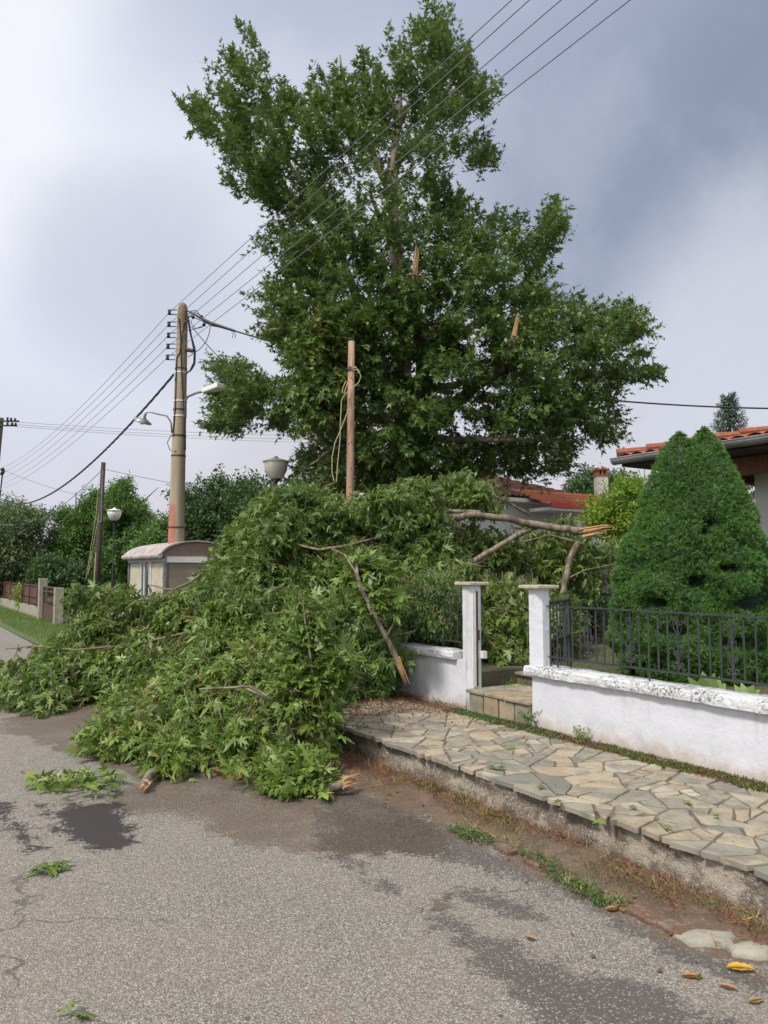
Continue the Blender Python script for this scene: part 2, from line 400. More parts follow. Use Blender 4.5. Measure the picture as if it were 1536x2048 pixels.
def f_kerb(nt, g, bs):
    v = nd(nt, 'ShaderNodeTexVoronoi', {'Vector': g, 'Scale': 95.0}, feature='F1')
    lum = nd(nt, 'ShaderNodeSeparateColor', {0: v.outputs['Color']}).outputs[0]
    c = ramp(nt, lum, [(0, (.10, .08, .063)), (.5, (.155, .130, .104)), (.9, (.23, .20, .165)), (1, (.38, .35, .31))])
    z = nd(nt, 'ShaderNodeSeparateXYZ', {0: g}).outputs[2]
    n1 = noise(nt, g, 3.5, 6.0, .65)
    c = mix(nt, mr(nt, n1, .47, .62, 0, .75), c, (.35, .31, .26))
    c = mix(nt, mr(nt, noise(nt, g, 6.0, 6.0, .7), .54, .66, 0, .8), c, (.075, .06, .045))
    low = mr(nt, mth(nt, 'ADD', z, mth(nt, 'MULTIPLY', mth(nt, 'SUBTRACT', n1, .5), .2)), .10, .0)
    c = mix(nt, mth(nt, 'MULTIPLY', low, .75), c, (.12, .055, .032))
    return c, mth(nt, 'ADD', mth(nt, 'MULTIPLY', v.outputs['Distance'], -.5), noise(nt, g, 20.0, 5.0, .7)), .7, .014
M['kerb'] = mat('kerb_concrete', f_kerb, .95)
def f_plaster(nt, g, bs):
    a = noise(nt, g, 2.0, 6.0, .65); b = noise(nt, g, 26.0, 5.0, .65, .6)
    c = mix(nt, mr(nt, a, .4, .75, 0, .55), (.61, .63, .70), (.49, .51, .575))
    z = nd(nt, 'ShaderNodeSeparateXYZ', {0: g}).outputs[2]
    low = mr(nt, mth(nt, 'ADD', z, mth(nt, 'MULTIPLY', mth(nt, 'SUBTRACT', noise(nt, g, 8.0, 5.0, .7), .5), .30)), .43, .20)
    c = mix(nt, mth(nt, 'MULTIPLY', low, .8), c, (.33, .26, .19))
    cr = mr(nt, voro(nt, nd(nt, 'ShaderNodeVectorMath', {0: g, 1: nd(nt, 'ShaderNodeTexNoise', {'Vector': g, 'Scale': 4.0}).outputs['Color']}, operation='ADD').outputs[0], 3.0, 'DISTANCE_TO_EDGE'), .006, .0)
    c = mix(nt, mth(nt, 'MULTIPLY', mth(nt, 'MULTIPLY', cr, mr(nt, a, .5, .6)), .5), c, (.25, .23, .22))
    stv = noise(nt, stretch(nt, g, 9, 9, .9), 1.0, 5.0, .65)
    hi_ = mr(nt, mth(nt, 'ADD', z, mth(nt, 'MULTIPLY', stv, .5)), .72, 1.02)
    c = mix(nt, mth(nt, 'MULTIPLY', mth(nt, 'MULTIPLY', hi_, mr(nt, stv, .50, .66)), .5), c, (.42, .41, .39))
    c = mix(nt, mr(nt, noise(nt, g, 5.5, 7.0, .72), .56, .68, 0, .28), c, (.46, .44, .42))
    sp = mr(nt, noise(nt, g, 55.0, 3.0, .7), .67, .74); c = mix(nt, mth(nt, 'MULTIPLY', sp, .5), c, (.28, .27, .26))
    return c, b, .38, .012
M['plaster'] = mat('white_plaster', f_plaster, .9)
def f_coping(nt, g, bs):
    a = noise(nt, g, 48.0, 6.0, .8); b = noise(nt, g, 2.6, 3.0, .6)
    f = mr(nt, mth(nt, 'ADD', a, mth(nt, 'MULTIPLY', b, .45)), .77, .86)
    c = mix(nt, f, (.60, .615, .65), (.17, .16, .15))
    return c, mth(nt, 'ADD', noise(nt, g, 14.0, 5.0, .7), mth(nt, 'MULTIPLY', f, -.5)), .9, .02
M['coping'] = mat('flaked_coping', f_coping, .9)
M['cap'] = weather('cap_stone', (.46, .42, .33), (.34, .31, .25), 12, 60, .4)
M['iron'] = weather('dark_iron', (.035, .042, .048), (.06, .065, .07), 8, 60, .2, .55, .003, (.075, .045, .03), Metallic=.3)
M['rust'] = weather('rust_red_metal', (.105, .048, .04), (.075, .036, .03), 5, 40, .2, .7)
def f_pole(nt, g, bs):
    v = stretch(nt, g, 6, 6, .7); a = noise(nt, v, 1.6, 6.0, .6); b = noise(nt, g, 25.0, 4.0, .7)
    c = mix(nt, mr(nt, a, .35, .68), (.36, .30, .225), (.27, .225, .175)); c = mix(nt, mr(nt, b, .55, .75, 0, .4), c, (.15, .12, .09))
    s = nd(nt, 'ShaderNodeSeparateXYZ', {0: g}); z = s.outputs[2]
    top = mr(nt, mth(nt, 'ADD', z, mth(nt, 'MULTIPLY', a, .4)), 8.0, 8.35); c = mix(nt, mth(nt, 'MULTIPLY', top, .8), c, (.16, .095, .05))
    # old red paint low on the street side
    px = mr(nt, mth(nt, 'ADD', s.outputs[0], mth(nt, 'MULTIPLY', mth(nt, 'SUBTRACT', b, .5), .12)), POLEX-.045, POLEX-.075)
    pz = mr(nt, mth(nt, 'ADD', z, mth(nt, 'MULTIPLY', b, .1)), 3.40, 3.34)
    wear = mr(nt, noise(nt, g, 9.0, 6.0, .75), .60, .50, 0, .85)
    c = mix(nt, mth(nt, 'MULTIPLY', mth(nt, 'MULTIPLY', px, pz), wear), c, (.40, .115, .09))
    return c, b, .4, .01
POLEX = -5.30
M['pole'] = mat('pole_concrete', f_pole, .85)
def woodm(name, c1, c2, k=1.0):
    def fn(nt, g, bs):
        v = stretch(nt, g, 28, 28, 1.1); a = noise(nt, v, 1.5*k, 6.0, .65); b = noise(nt, g, 3.0, 3.0)
        c = mix(nt, mr(nt, a, .35, .65), c1, c2); c = mix(nt, mr(nt, a, .60, .66, 0, .8), c, tuple(x*.3 for x in c2)); c = mix(nt, mr(nt, b, .4, .7, 0, .3), c, c2)
        return c, a, .6, .01
    return mat(name, fn, .8)
M['wood'] = woodm('bare_pole_wood', (.42, .27, .19), (.25, .155, .11))
M['tarred'] = woodm('tarred_wood', (.055, .038, .032), (.025, .018, .016))
M['beam'] = woodm('stained_beam', (.19, .08, .04), (.10, .04, .022))
def f_bark(nt, g, bs):
    v = stretch(nt, g, 1, 1, .45); a = noise(nt, v, 7.0, 4.0, .6, .8); b = noise(nt, g, 40.0, 5.0, .7)
    c = ramp(nt, a, [(.3, (.075, .056, .04)), (.47, (.145, .115, .085)), (.55, (.26, .225, .17)), (.66, (.12, .095, .07))])
    return mix(nt, mr(nt, b, .5, .75, 0, .5), c, (.05, .04, .03)), mth(nt, 'ADD', a, b), .7, .012
M['bark'] = mat('plane_bark', f_bark, .9)
M['bark_dark'] = weather('dark_bark', (.055, .045, .036), (.03, .025, .02), 6, 40, .8)
M['twig'] = weather('green_twig', (.20, .175, .10), (.13, .105, .065), 6, 40, .4)
def f_raw(nt, g, bs):
    v = stretch(nt, g, 14, 14, 14); a = noise(nt, v, 3.0, 6.0, .7, 1.5)
    return mix(nt, mr(nt, a, .35, .62), (.56, .37, .20), (.33, .17, .085)), a, .7, .012
M['raw'] = mat('torn_wood', f_raw, .75)
M['metal'] = weather('grey_metal', (.30, .31, .32), (.22, .22, .23), 5, 30, .1, .45, .003, None, Metallic=.5)
M['gutter'] = weather('gutter_metal', (.24, .25, .26), (.13, .14, .15), 3, 30, .1, .5, .003)
M['black'] = mat('cable_black', lambda nt, g, b: (.012, .012, .016), .6)
M['wire'] = mat('line_wire', lambda nt, g, b: (.26, .26, .29), .45)
M['rope'] = mat('pale_cord', lambda nt, g, b: (.42, .37, .22), .8)
M['white'] = weather('white_paint', (.72, .72, .73), (.60, .60, .61), 1.5, 30, .15, .7, .003)
M['cream'] = weather('kiosk_panel', (.50, .47, .37), (.40, .37, .29), 3.2, 30, .15, .6, .004, (.25, .21, .16))
M['kgrey'] = weather('kiosk_grey_panel', (.30, .265, .225), (.215, .185, .155), 1.6, 25, .2, .5, .004, (.12, .10, .085))
M['kpink'] = weather('kiosk_brown_panel', (.26, .185, .165), (.20, .14, .125), 4, 30, .2, .6)
M['kroof'] = weather('kiosk_roof_sheet', (.46, .44, .43), (.30, .255, .235), 2.5, 20, .3, .6, .006, (.20, .12, .10))
M['glass'] = mat('dark_glass', lambda nt, g, b: (.03, .045, .05), .08)
M['lampglass'] = weather('lamp_glass', (.66, .64, .59), (.50, .48, .44), 3, 20, .1, .35)
M['lampwhite'] = weather('white_lamp_glass', (.75, .75, .74), (.66, .66, .66), 3, 20, .1, .35)
def tilem(name, c1, c2, c3):
    def fn(nt, g, bs):
        a = noise(nt, g, 2.0, 5.0, .6); b = noise(nt, g, 18.0, 5.0, .7)
        c = mix(nt, mr(nt, b, .35, .65), c1, c2); c = mix(nt, mr(nt, a, .55, .7, 0, .6), c, c3)
        return c, b, .4, .01
    return mat(name, fn, .8)
M['tile_old'] = tilem('old_roof_tile', (.19, .075, .055), (.10, .045, .036), (.055, .035, .03))
M['tile_new'] = tilem('orange_roof_tile', (.42, .125, .06), (.29, .08, .04), (.17, .06, .04))
M['tile_mid'] = tilem('worn_roof_tile', (.30, .095, .05), (.20, .065, .038), (.10, .05, .035))
M['brickw'] = weather('white_block', (.52, .48, .43), (.40, .36, .31), 3, 30, .4, .85, .01)
M['conc'] = weather('old_concrete', (.34, .32, .27), (.25, .23, .19), 3, 35, .5, .9, .01, (.15, .13, .10))
M['greyw'] = weather('grey_garden_wall', (.22, .19, .17), (.15, .13, .115), 3, 25, .4)
M['soil'] = weather('garden_soil', (.09, .07, .045), (.06, .075, .03), 4, 30, .8, .95, .02)
M['pot'] = weather('clay_pot', (.40, .17, .09), (.32, .13, .07), 5, 30, .1)
M['red'] = mat('red_board', lambda nt, g, b: (.50, .03, .02), .6)
M['blue'] = weather('blue_board', (.30, .36, .46), (.35, .4, .48), 3, 20, .1)
# ================================================================== GROUND, ROAD, PAVEMENT
def spxy(s, p, z):
    return np.stack([D[0]*s+NN[0]*p, D[1]*s+NN[1]*p, z], -1)
V, T = grid(np.linspace(-900, 900, 61), np.linspace(-900, 900, 61), lambda x, y: np.stack([x, y, -.03+0*x], -1))
tag(npmesh('ground', V, T, M['ground']), kind='structure')
# road
ss = np.concatenate([np.linspace(-40, .5, 20)[:-1], np.arange(.5, 14, .035), np.geomspace(14, 120, 50)])
ps = np.concatenate([np.linspace(-6, -.6, 14)[:-1], np.arange(-.6, KERB+.03, .035)])
def to_xy(poly, z=0.0):
    return [tuple(G(x, y, z))[:2] for x, y in poly]
def mask(x, y, polys, soft=.45):
    m = np.zeros_like(x)
    for pl in polys: m = np.maximum(m, np.clip(.5+pdist(x, y, to_xy(pl))/soft, 0, 1))
    return m
def roadz(s, p):
    bump = vnoise(s*1.3, p*1.3, seed=3)*.008
    e = np.clip((p-2.55)/.7, 0, 1)
    return bump-.01*e+e*(.018*np.abs(vnoise(s*4, p*6, seed=5, octaves=4))+.035*np.clip((p-3.05)/.2, 0, 1))
S_, P_ = np.meshgrid(ss, ps, indexing='ij'); XY = spxy(S_, P_, roadz(S_, P_))
V = XY.reshape(-1, 3); T = grid(ss, ps, lambda a, b: spxy(a, b, a*0))[1]
x, y = V[:, 0], V[:, 1]
wet = mask(x, y, [[(0, 1438), (150, 1410), (330, 1400), (560, 1500), (720, 1500), (830, 1590), (905, 1690), (880, 1708), (700, 1708), (600, 1703), (480, 1690), (400, 1640), (330, 1628), (260, 1628), (200, 1600), (285, 1560), (230, 1535), (120, 1500), (60, 1475), (0, 1462)],
                  [(1240, 1790), (1330, 1860), (1480, 1930), (1536, 1960), (1536, 1880), (1300, 1760)]])
wet = np.maximum(wet, mask(x, y, [[(850, 1800), (900, 1790), (915, 1820), (860, 1830)]], .2)*.8)
oil = mask(x, y, [[(118, 1628), (140, 1608), (235, 1605), (256, 1650), (272, 1688), (240, 1702), (190, 1702), (130, 1672)]], .34)
oil = np.maximum(oil, mask(x, y, [[(-20, 1600), (20, 1603), (48, 1640), (84, 1700), (62, 1704), (22, 1660), (-20, 1640)], [(70, 1605), (95, 1604), (125, 1665), (108, 1668)]], .34)*.85)
drk = mask(x, y, [[(835, 1820), (900, 1826), (1000, 1880), (1080, 1915), (1220, 1960), (1330, 1990), (1500, 2070), (1110, 2070), (960, 1925)],
                  [(640, 1560), (900, 1650), (1030, 1720), (1250, 1830), (1536, 1960), (1536, 1990), (1330, 1910), (1180, 1815), (1060, 1765), (900, 1716), (640, 1700)],
                  [(668, 1710), (700, 1712), (742, 1738), (722, 1748)], [(742, 1768), (770, 1766), (795, 1785), (760, 1784)],
                  [(900, 1770), (960, 1780), (1040, 1800), (1080, 1840), (1010, 1830), (930, 1800)]], .4)
q_p = x*NN[0]+y*NN[1]; q_s = x*D[0]+y*D[1]
dirt = np.clip((q_p-2.72+.22*vnoise(q_s*1.1, q_p*.6, seed=9))/.5, 0, 1)
tag(npmesh('road', V, T, M['asphalt'], None, None, dict(wet=wet, oil=oil, dark=drk, dirt=dirt), True), kind='structure')
# kerb: rough cast face
ks = np.arange(-3, 17, .035); kz = np.concatenate([np.linspace(-.05, .205, 14)])
def kf(a, b):
    n = vnoise(a*9, b*9, seed=21, octaves=4)*.030+vnoise(a*1.7, b*2, seed=22)*.022
    return spxy(a, KERB+n+(.205-b)*-.12*(b < .12), b)
V, T = grid(ks, kz, kf)
V2, T2 = grid(ks, np.array([KERB+.0, KERB+.3]), lambda a, b: spxy(a, b+.0, a*0+.205))
kerb = npmesh('kerb', np.vstack([V, V2]), np.vstack([T, T2+len(V)]), M['kerb'], smooth=True); tag(kerb, kind='structure')
# broken concrete lip in the gutter
mb = MB()
for s0, s1, p0, p1 in ((2.25, 2.75, 2.96, 3.05), (2.85, 3.30, 2.99, 3.06), (3.4, 3.52, 2.98, 3.04)):
    n = 9; top = []
    for i in range(n): top.append(SP(s0+(s1-s0)*i/(n-1), p0+random.uniform(-.02, .025), .022))
    for i in range(n)[::-1]: top.append(SP(s0+(s1-s0)*i/(n-1), p1+random.uniform(-.025, .02), .028))
    b = [v-Vector((0, 0, .07)) for v in top]; k = len(top)
    mb.add(top+b, [tuple(range(k))]+[(i, i+k, (i+1) % k+k, (i+1) % k) for i in range(k)])
tag(mb.build('gutter_edging', M['kerb'], bevel=.008), kind='structure')
# pavement: crazy paving cut as a Voronoi pattern, every stone with thickness
tag(MB().spbox(-3, 17, KERB+.01, WALL+.06, .05, SWZ-.007).build('pavement_bed', M['grout']), kind='structure')
def clip(poly, a, b):
    """keep the part of poly nearer to a than to b"""
    mx, my = (a[0]+b[0])/2, (a[1]+b[1])/2; nx, ny = b[0]-a[0], b[1]-a[1]; out = []
    for i in range(len(poly)):
        p, q = poly[i], poly[(i+1) % len(poly)]
        dp = (p[0]-mx)*nx+(p[1]-my)*ny; dq = (q[0]-mx)*nx+(q[1]-my)*ny
        if dp <= 0: out.append(p)
        if dp*dq < 0: t = dp/(dp-dq); out.append((p[0]+t*(q[0]-p[0]), p[1]+t*(q[1]-p[1])))
    return out
def area(pl): return abs(sum(pl[i][0]*pl[(i+1) % len(pl)][1]-pl[(i+1) % len(pl)][0]*pl[i][1] for i in range(len(pl))))/2
def split(pl, out):
    A = area(pl)
    if A < random.choice((.014, .022, .034, .05, .075)): out.append(pl); return
    cx = sum(q[0] for q in pl)/len(pl); cy = sum(q[1] for q in pl)/len(pl)
    i = max(range(len(pl)), key=lambda k: math.hypot(pl[k][0]-cx, pl[k][1]-cy)); th = math.atan2(pl[i][1]-cy, pl[i][0]-cx)+random.uniform(-.6, .6)
    ox, oy = cx+random.uniform(-.05, .05), cy+random.uniform(-.05, .05); d = (math.cos(th)*.5, math.sin(th)*.5)
    for sg in (1, -1):
        q = clip(pl, (ox+d[0]*sg, oy+d[1]*sg), (ox-d[0]*sg, oy-d[1]*sg))
        if len(q) > 2 and area(q) > .004: split(q, out)
seeds = []; tries = 0
while tries < 6000 and len(seeds) < 260:
    tries += 1; s_, p_ = random.uniform(-2.5, 16), random.uniform(KERB-.06, WALL-.16)
    if all(math.hypot(s_-a, p_-b) > .36 for a, b in seeds): seeds.append((s_, p_))
polys = []
for i, (a, b) in enumerate(seeds):
    poly = [(a-.9, KERB-.05), (a+.9, KERB-.05), (a+.9, WALL-.20), (a-.9, WALL-.20)]
    for j, (c_, d_) in enumerate(seeds):
        if j != i and abs(c_-a) < 1.5: poly = clip(poly, (a, b), (c_, d_))
        if len(poly) < 3: break
    if len(poly) > 2: split(poly, polys)
VV, TT, RR = [], [], []
for poly in polys:
    poly = [(u, v+(random.uniform(-.03, .02) if v < KERB-.04 else 0)) for u, v in poly]
    cx = sum(q[0] for q in poly)/len(poly); cy = sum(q[1] for q in poly)/len(poly)
    pts = []
    for k in range(len(poly)):
        p, q = poly[k], poly[(k+1) % len(poly)]; L = math.hypot(q[0]-p[0], q[1]-p[1])
        m = max(1, int(L/.07))
        for t in range(m):
            f = t/m; f = .1 if t == 0 and m > 1 else f
            pts.append((p[0]+(q[0]-p[0])*f, p[1]+(q[1]-p[1])*f))
        if m > 1: pts.append((p[0]+(q[0]-p[0])*.93, p[1]+(q[1]-p[1])*.93))
    g = random.uniform(.003, .007); out = []
    for (u, v) in pts:
        L = math.hypot(u-cx, v-cy)+1e-6; k = max(.3, 1-(g+random.uniform(0, .007))/L); out.append((cx+(u-cx)*k, cy+(v-cy)*k))
    z0 = SWZ+random.uniform(-.003, .005); tx, ty = random.gauss(0, .012), random.gauss(0, .012)
    nb = len(VV); k = len(out)
    zf = lambda u, v: z0+tx*(u-cx)+ty*(v-cy)
    for (u, v) in out: L = math.hypot(u-cx, v-cy)+1e-6; f = max(.2, 1-.004/L); VV.append(tuple(SP(cx+(u-cx)*f, cy+(v-cy)*f, zf(u, v))))
    for (u, v) in out: VV.append(tuple(SP(u, v, zf(u, v)-.004)))
    for (u, v) in out: VV.append(tuple(SP(u, v, zf(u, v)-.032)))
    TT.append(tuple(range(nb, nb+k)))
    for j in range(k):
        j2 = (j+1) % k; TT.append((nb+j2, nb+j, nb+k+j, nb+k+j2)); TT.append((nb+k+j2, nb+k+j, nb+2*k+j, nb+2*k+j2))
    RR += [random.random()]*(2*k+1)
me = bpy.data.meshes.new('pavement'); me.from_pydata(VV, [], TT)
at_ = me.attributes.new('rnd', 'FLOAT', 'FACE'); at_.data.foreach_set('value', RR)
tag(link('pavement', me, M['stone']), kind='structure')
# garden ground inside the walls
V, T = grid(np.concatenate([np.linspace(-8, 4.9, 40), np.arange(5.0, 6.4, .05), np.linspace(6.45, 40, 80)]), np.concatenate([np.arange(WALL+.13, 6.2, .07), np.linspace(6.3, 40, 60)]), lambda a, b: spxy(a, b, YZ+.03*vnoise(a*.8, b*.8, seed=31)-.35*(np.abs(a-5.6) < .62)*(b < WALL+.80)))
tag(npmesh('garden', V, T, M['soil'], smooth=True), kind='structure')
V, T = grid(np.linspace(17.05, 90, 80), np.linspace(2.6, WALL+.1, 14), lambda a, b: spxy(a, b, .02+.05*(b-2.6)/2+.02*vnoise(a, b, seed=4)))
tag(npmesh('grass_verge', V, T, M['ground'], smooth=True), kind='structure')
V, T = grid(np.linspace(22, 150, 40), np.linspace(WALL+.1, 90, 30), lambda a, b: spxy(a, b, .03+.04*vnoise(a*.5, b*.5, seed=6)))
tag(npmesh('field', V, T, M['ground'], smooth=True), kind='structure')
V, T = grid(np.linspace(-500, 260, 60), np.linspace(0, 1, 8), lambda a, b: np.stack([a, 420+80*b, (14+16*vnoise(a*.006, a*0, seed=8))*np.sin(b*math.pi/2)-.1], -1))
tag(npmesh('hills', V, T, weather('far_hill', (.10, .14, .13), (.13, .17, .16), .02, .3, .1), smooth=True), kind='structure')

# ================================================================== GARDEN WALLS AND PILLARS
SR, SL = 5.12, 6.095      # right and left gate pillars, along the street
def wallmesh(s0, s1, zb, zt, th=.16):
    mb = MB(); n = max(2, int((s1-s0)/.06)); zs = np.linspace(zb, zt, 14)
    V, T = grid(np.linspace(s0, s1, n), zs, lambda a, b: spxy(a, WALL+.008*vnoise(a*3, b*3, seed=12)+.004*vnoise(a*11, b*11, seed=13)-.03*np.clip((.36-b)/.12, 0, 1)*np.clip(.5+vnoise(a*2, b*0, seed=14), 0, 1), b))
    mb.add(V, T.tolist())
    mb.spbox(s0, s1, WALL+.03, WALL+th, zb, zt-.002)
    return mb
def copmesh(s0, s1, z0, z1):
    mb = MB(); n = max(3, int((s1-s0)/.05)); a = np.linspace(s0, s1, n); pr = [(-.045, 0), (-.05, .35), (-.045, .85), (-.03, 1), (.19, 1.03), (.20, 0)]
    V = []; 
    for j, (dp, dz) in enumerate(pr):
        jt = vnoise(a*5, a*0+j*1.7, seed=15)*.007+vnoise(a*17, a*0+j*3.1, seed=16)*.005
        V.append(spxy(a, WALL+dp+jt, z0+(z1-z0)*dz+jt*.6))
    V = np.stack(V, 1); k = len(pr); fs = []
    for i in range(n-1):
        for j in range(k):
            j2 = (j+1) % k; fs.append((i*k+j, i*k+j2, (i+1)*k+j2, (i+1)*k+j))
    fs += [tuple(range(k))[::-1], tuple((n-1)*k+j for j in range(k))]
    return mb.add(V.reshape(-1, 3), fs)
def pillar(s, p, zb, zt, r, parent):
    mb = MB(); prof = []
    ch = .045
    pts = [(-r, -r+ch), (-r+ch, -r), (r-ch, -r), (r, -r+ch), (r, r-ch), (r-ch, r), (-r+ch, r), (-r, r-ch)]
    vs = []
    for z in np.linspace(zb, zt, 16):
        for a, b in pts: q = SP(s+a+random.uniform(-.002, .002), p+b+random.uniform(-.002, .002), z); vs.append(q)
    fs = [(i*8+j, i*8+(j+1) % 8, (i+1)*8+(j+1) % 8, (i+1)*8+j) for i in range(15) for j in range(8)]
    mb.add(vs, fs+[tuple(15*8+j for j in range(8))])
    return mb.build('shaft', M['plaster'], parent)
def pcap(s, p, z, r, parent):
    mb = MB(); mb.spbox(s-r, s+r, p-r, p+r, z, z+.03); return mb.build('cap', M['cap'], parent, bevel=.006)
wr = thing('garden_wall', 'long low whitewashed wall with flaking coping along the stone pavement, right of the gate opening', 'wall', SP(2, WALL))
wallmesh(-3.0, SR+.02, .2, .685).build('wall', M['plaster'], wr, True)
copmesh(-3.0, SR+.08, .685, .762).build('coping', M['coping'], wr)
wl = thing('garden_wall', 'short low whitewashed wall left of the gate opening, half buried under the fallen branches', 'wall', SP(8, WALL))
wallmesh(SL-.02, 15.5, .2, .715).build('wall', M['plaster'], wl, True)
copmesh(SL+.13, 15.5, .715, .79).build('coping', M['coping'], wl)
pr_ = thing('gate_pillar', 'white chamfered gate pillar with a flat stone cap, at the end of the long railing', 'gate pillar', SP(SR, WALL+.09), 'white pillars either side of the gate opening')
pillar(SR, WALL+.075, .762, 1.445, .085, pr_); pcap(SR, WALL+.075, 1.445, .128, pr_)
pl_ = thing('gate_pillar', 'white gate pillar with a steel jamb strip on its side, next to the fallen foliage', 'gate pillar', SP(SL, WALL+.09), 'white pillars either side of the gate opening')
pillar(SL, WALL+.09, .2, 1.46, .085, pl_); pcap(SL, WALL+.09, 1.46, .125, pl_)
MB().spbox(SL-.103, SL-.086, WALL+.02, WALL+.06, .47, 1.38).build('jamb_strip', M['white'], pl_)
MB().spbox(SL-.097, SL-.0865, WALL+.075, WALL+.09, .47, 1.40).spbox(SL-.110, SL-.0975, WALL+.07, WALL+.10, .92, 1.02).build('lock_strip', M['rust'], pl_)
MB().spbox(SL-.135, SL-.087, WALL+.12, WALL+.17, .74, .81).build('lock_box', M['white'], pl_)
# steps
st = thing('entrance_step', 'stone faced entrance step in the gate opening between the white pillars', 'step', SP(5.6, WALL))
mb = MB(); n = 4; x0 = SR+.02; w = (SL-.10-x0)/n
for i in range(n): mb.spbox(x0+w*i+.008, x0+w*(i+1)-.008, WALL-.03+random.uniform(-.006, .006), WALL+.0, .235, .415)
me_ = mb.build('riser_stones', M['stone'], st, bevel=.005); a_ = me_.data.attributes.new('rnd', 'FLOAT', 'FACE'); a_.data.foreach_set('value', np.repeat([.30, .62, .86, .24], 6))
mb = MB(); rr = []
for i, (a, b, c, d) in enumerate(((0, .33, -.05, .30), (.34, .62, -.045, .27), (.63, .89, -.05, .33), (0, .44, .31, .62), (.45, .89, .34, .62))):
    mb.spbox(x0+a, x0+b, WALL+c, WALL+d, .418, .447+random.uniform(0, .006)); rr += [(.55, .85, .42, .3, .7)[i]]*6
me_ = mb.build('tread_stones', M['stone'], st, bevel=.006); a_ = me_.data.attributes.new('rnd', 'FLOAT', 'FACE'); a_.data.foreach_set('value', rr)
MB().spbox(x0, SL-.11, WALL+.001, WALL+.62, .2, .4175).build('step_core', M['grout'], st)
s2 = thing('inner_step', 'rough edged upper stone step behind the entrance step', 'step', SP(5.6, WALL+.6))
me_ = MB().spbox(x0-.1, SL-.02, WALL+.63, WALL+.86, .535, .565).build('tread_slab', M['stone'], s2, bevel=.006); a_ = me_.data.attributes.new('rnd', 'FLOAT', 'FACE'); a_.data.foreach_set('value', [.1]*6)
MB().spbox(x0-.1, SL-.02, WALL+.66, WALL+.85, .40, .534).build('riser', M['grout'], s2)

# ================================================================== RAILINGS
def spiral(mb, s, p, z, r, turns, sg_s, sg_z, rad=.0045):
    pts = []
    for i in range(16):
        t = i/15; a = t*turns*2*math.pi; rr = r*(1-.75*t)
        pts.append(SP(s+sg_s*(r-rr*math.cos(a)), p, z+sg_z*rr*math.sin(a)))
    mb.tube(pts, rad, 5)
def railing(s0, s1, ztop0, ztop1, zb0, zb1, pitch, p, label, phase=0, feet=()):
    rt = thing('railing', label, 'railing', SP((s0+s1)/2, p, .77))
    L = s1-s0; n = int(L/pitch); f = lambda s: (s-s0)/L
    zt = lambda s: ztop0+(ztop1-ztop0)*f(s); zb = lambda s: zb0+(zb1-zb0)*f(s)
    MB().box(SP(s0, p-.018, zt(s0)), SP(s1, p-.018, zt(s1))-SP(s0, p-.018, zt(s0)), SP(s0, p+.018)-SP(s0, p-.018), (0, 0, .013)).build('top_rail', M['iron'], rt)
    MB().box(SP(s0, p-.008, zb(s0)), SP(s1, p-.008, zb(s1))-SP(s0, p-.008, zb(s0)), SP(s0, p+.008)-SP(s0, p-.008), (0, 0, .015)).build('bottom_rail', M['iron'], rt)
    for i in range(n+1):
        s = s0+.02+(L-.04)*i/n
        foot = i in feet
        MB().tube([SP(s, p, (.755 if foot else zb(s)+.0)), SP(s, p, zt(s)+.002)], .0075, 8).build('baluster', M['iron'], rt)
        if (i+phase) % 5 == 0 and 0 < i < n:
            mb = MB(); z0 = zb(s); h = zt(s)-z0
            for sg in (1, -1):
                spiral(mb, s, p, z0+.07, .026, 1.3, sg, -1); spiral(mb, s, p, z0+.15, .022, 1.3, sg, 1)
                mb.tube([SP(s, p, z0+.06), SP(s+sg*.012, p, z0+.12), SP(s+sg*.045, p, z0+.19)], .0045, 5)
                spiral(mb, s, p, z0+h-.07, .024, 1.2, sg, 1)
                mb.tube([SP(s, p, z0+h-.20), SP(s+sg*.015, p, z0+h-.15), SP(s+sg*.04, p, z0+h-.09)], .0045, 5)
                mb.tube([SP(s+sg*.045, p, z0+.19), SP(s+sg*.03, p, z0+.24), SP(s+sg*.03, p, z0+.28), SP(s, p, z0+h-.2)], .0045, 5)
            mb.build('scroll_ornament', M['iron'], rt)
    return rt
railing(.6, SR-.10, 1.285, 1.285, .845, .84, .0876, WALL+.09, 'long dark iron scrollwork railing on the white wall in front of the big conical bush', 0, (5, 16, 27, 38, 49, 50))
railing(SL+.10, 9.6, 1.335, 1.335, .87, .87, .12, WALL+.10, 'short iron railing overgrown by leaves, on the wall left of the gate', 1, (0, 8, 16))
# open gate leaf swung inwards behind the right pillar
gt = thing('iron_gate', 'open dark iron gate leaf swung inward behind the right gate pillar', 'gate', SP(SR+.10, WALL+.12, YZ))
mb = MB()
ga = SP(SR+.08, WALL+.20); gb = ga+Vector((.44, .86, 0)); dg = (gb-ga)
for t in (0, 1): mb.tube([ga+dg*t+Vector((0, 0, .50)), ga+dg*t+Vector((0, 0, 1.33))], .02, 6)
for z in (.55, .95, 1.31): mb.tube([ga+Vector((0, 0, z)), gb+Vector((0, 0, z))], .014, 6)
mb.build('gate_frame', M['iron'], gt)
for i in range(1, 8):
    MB().tube([ga+dg*(i/8)+Vector((0, 0, .55)), ga+dg*(i/8)+Vector((0, 0, 1.31))], .008, 6).build('bar', M['iron'], gt)
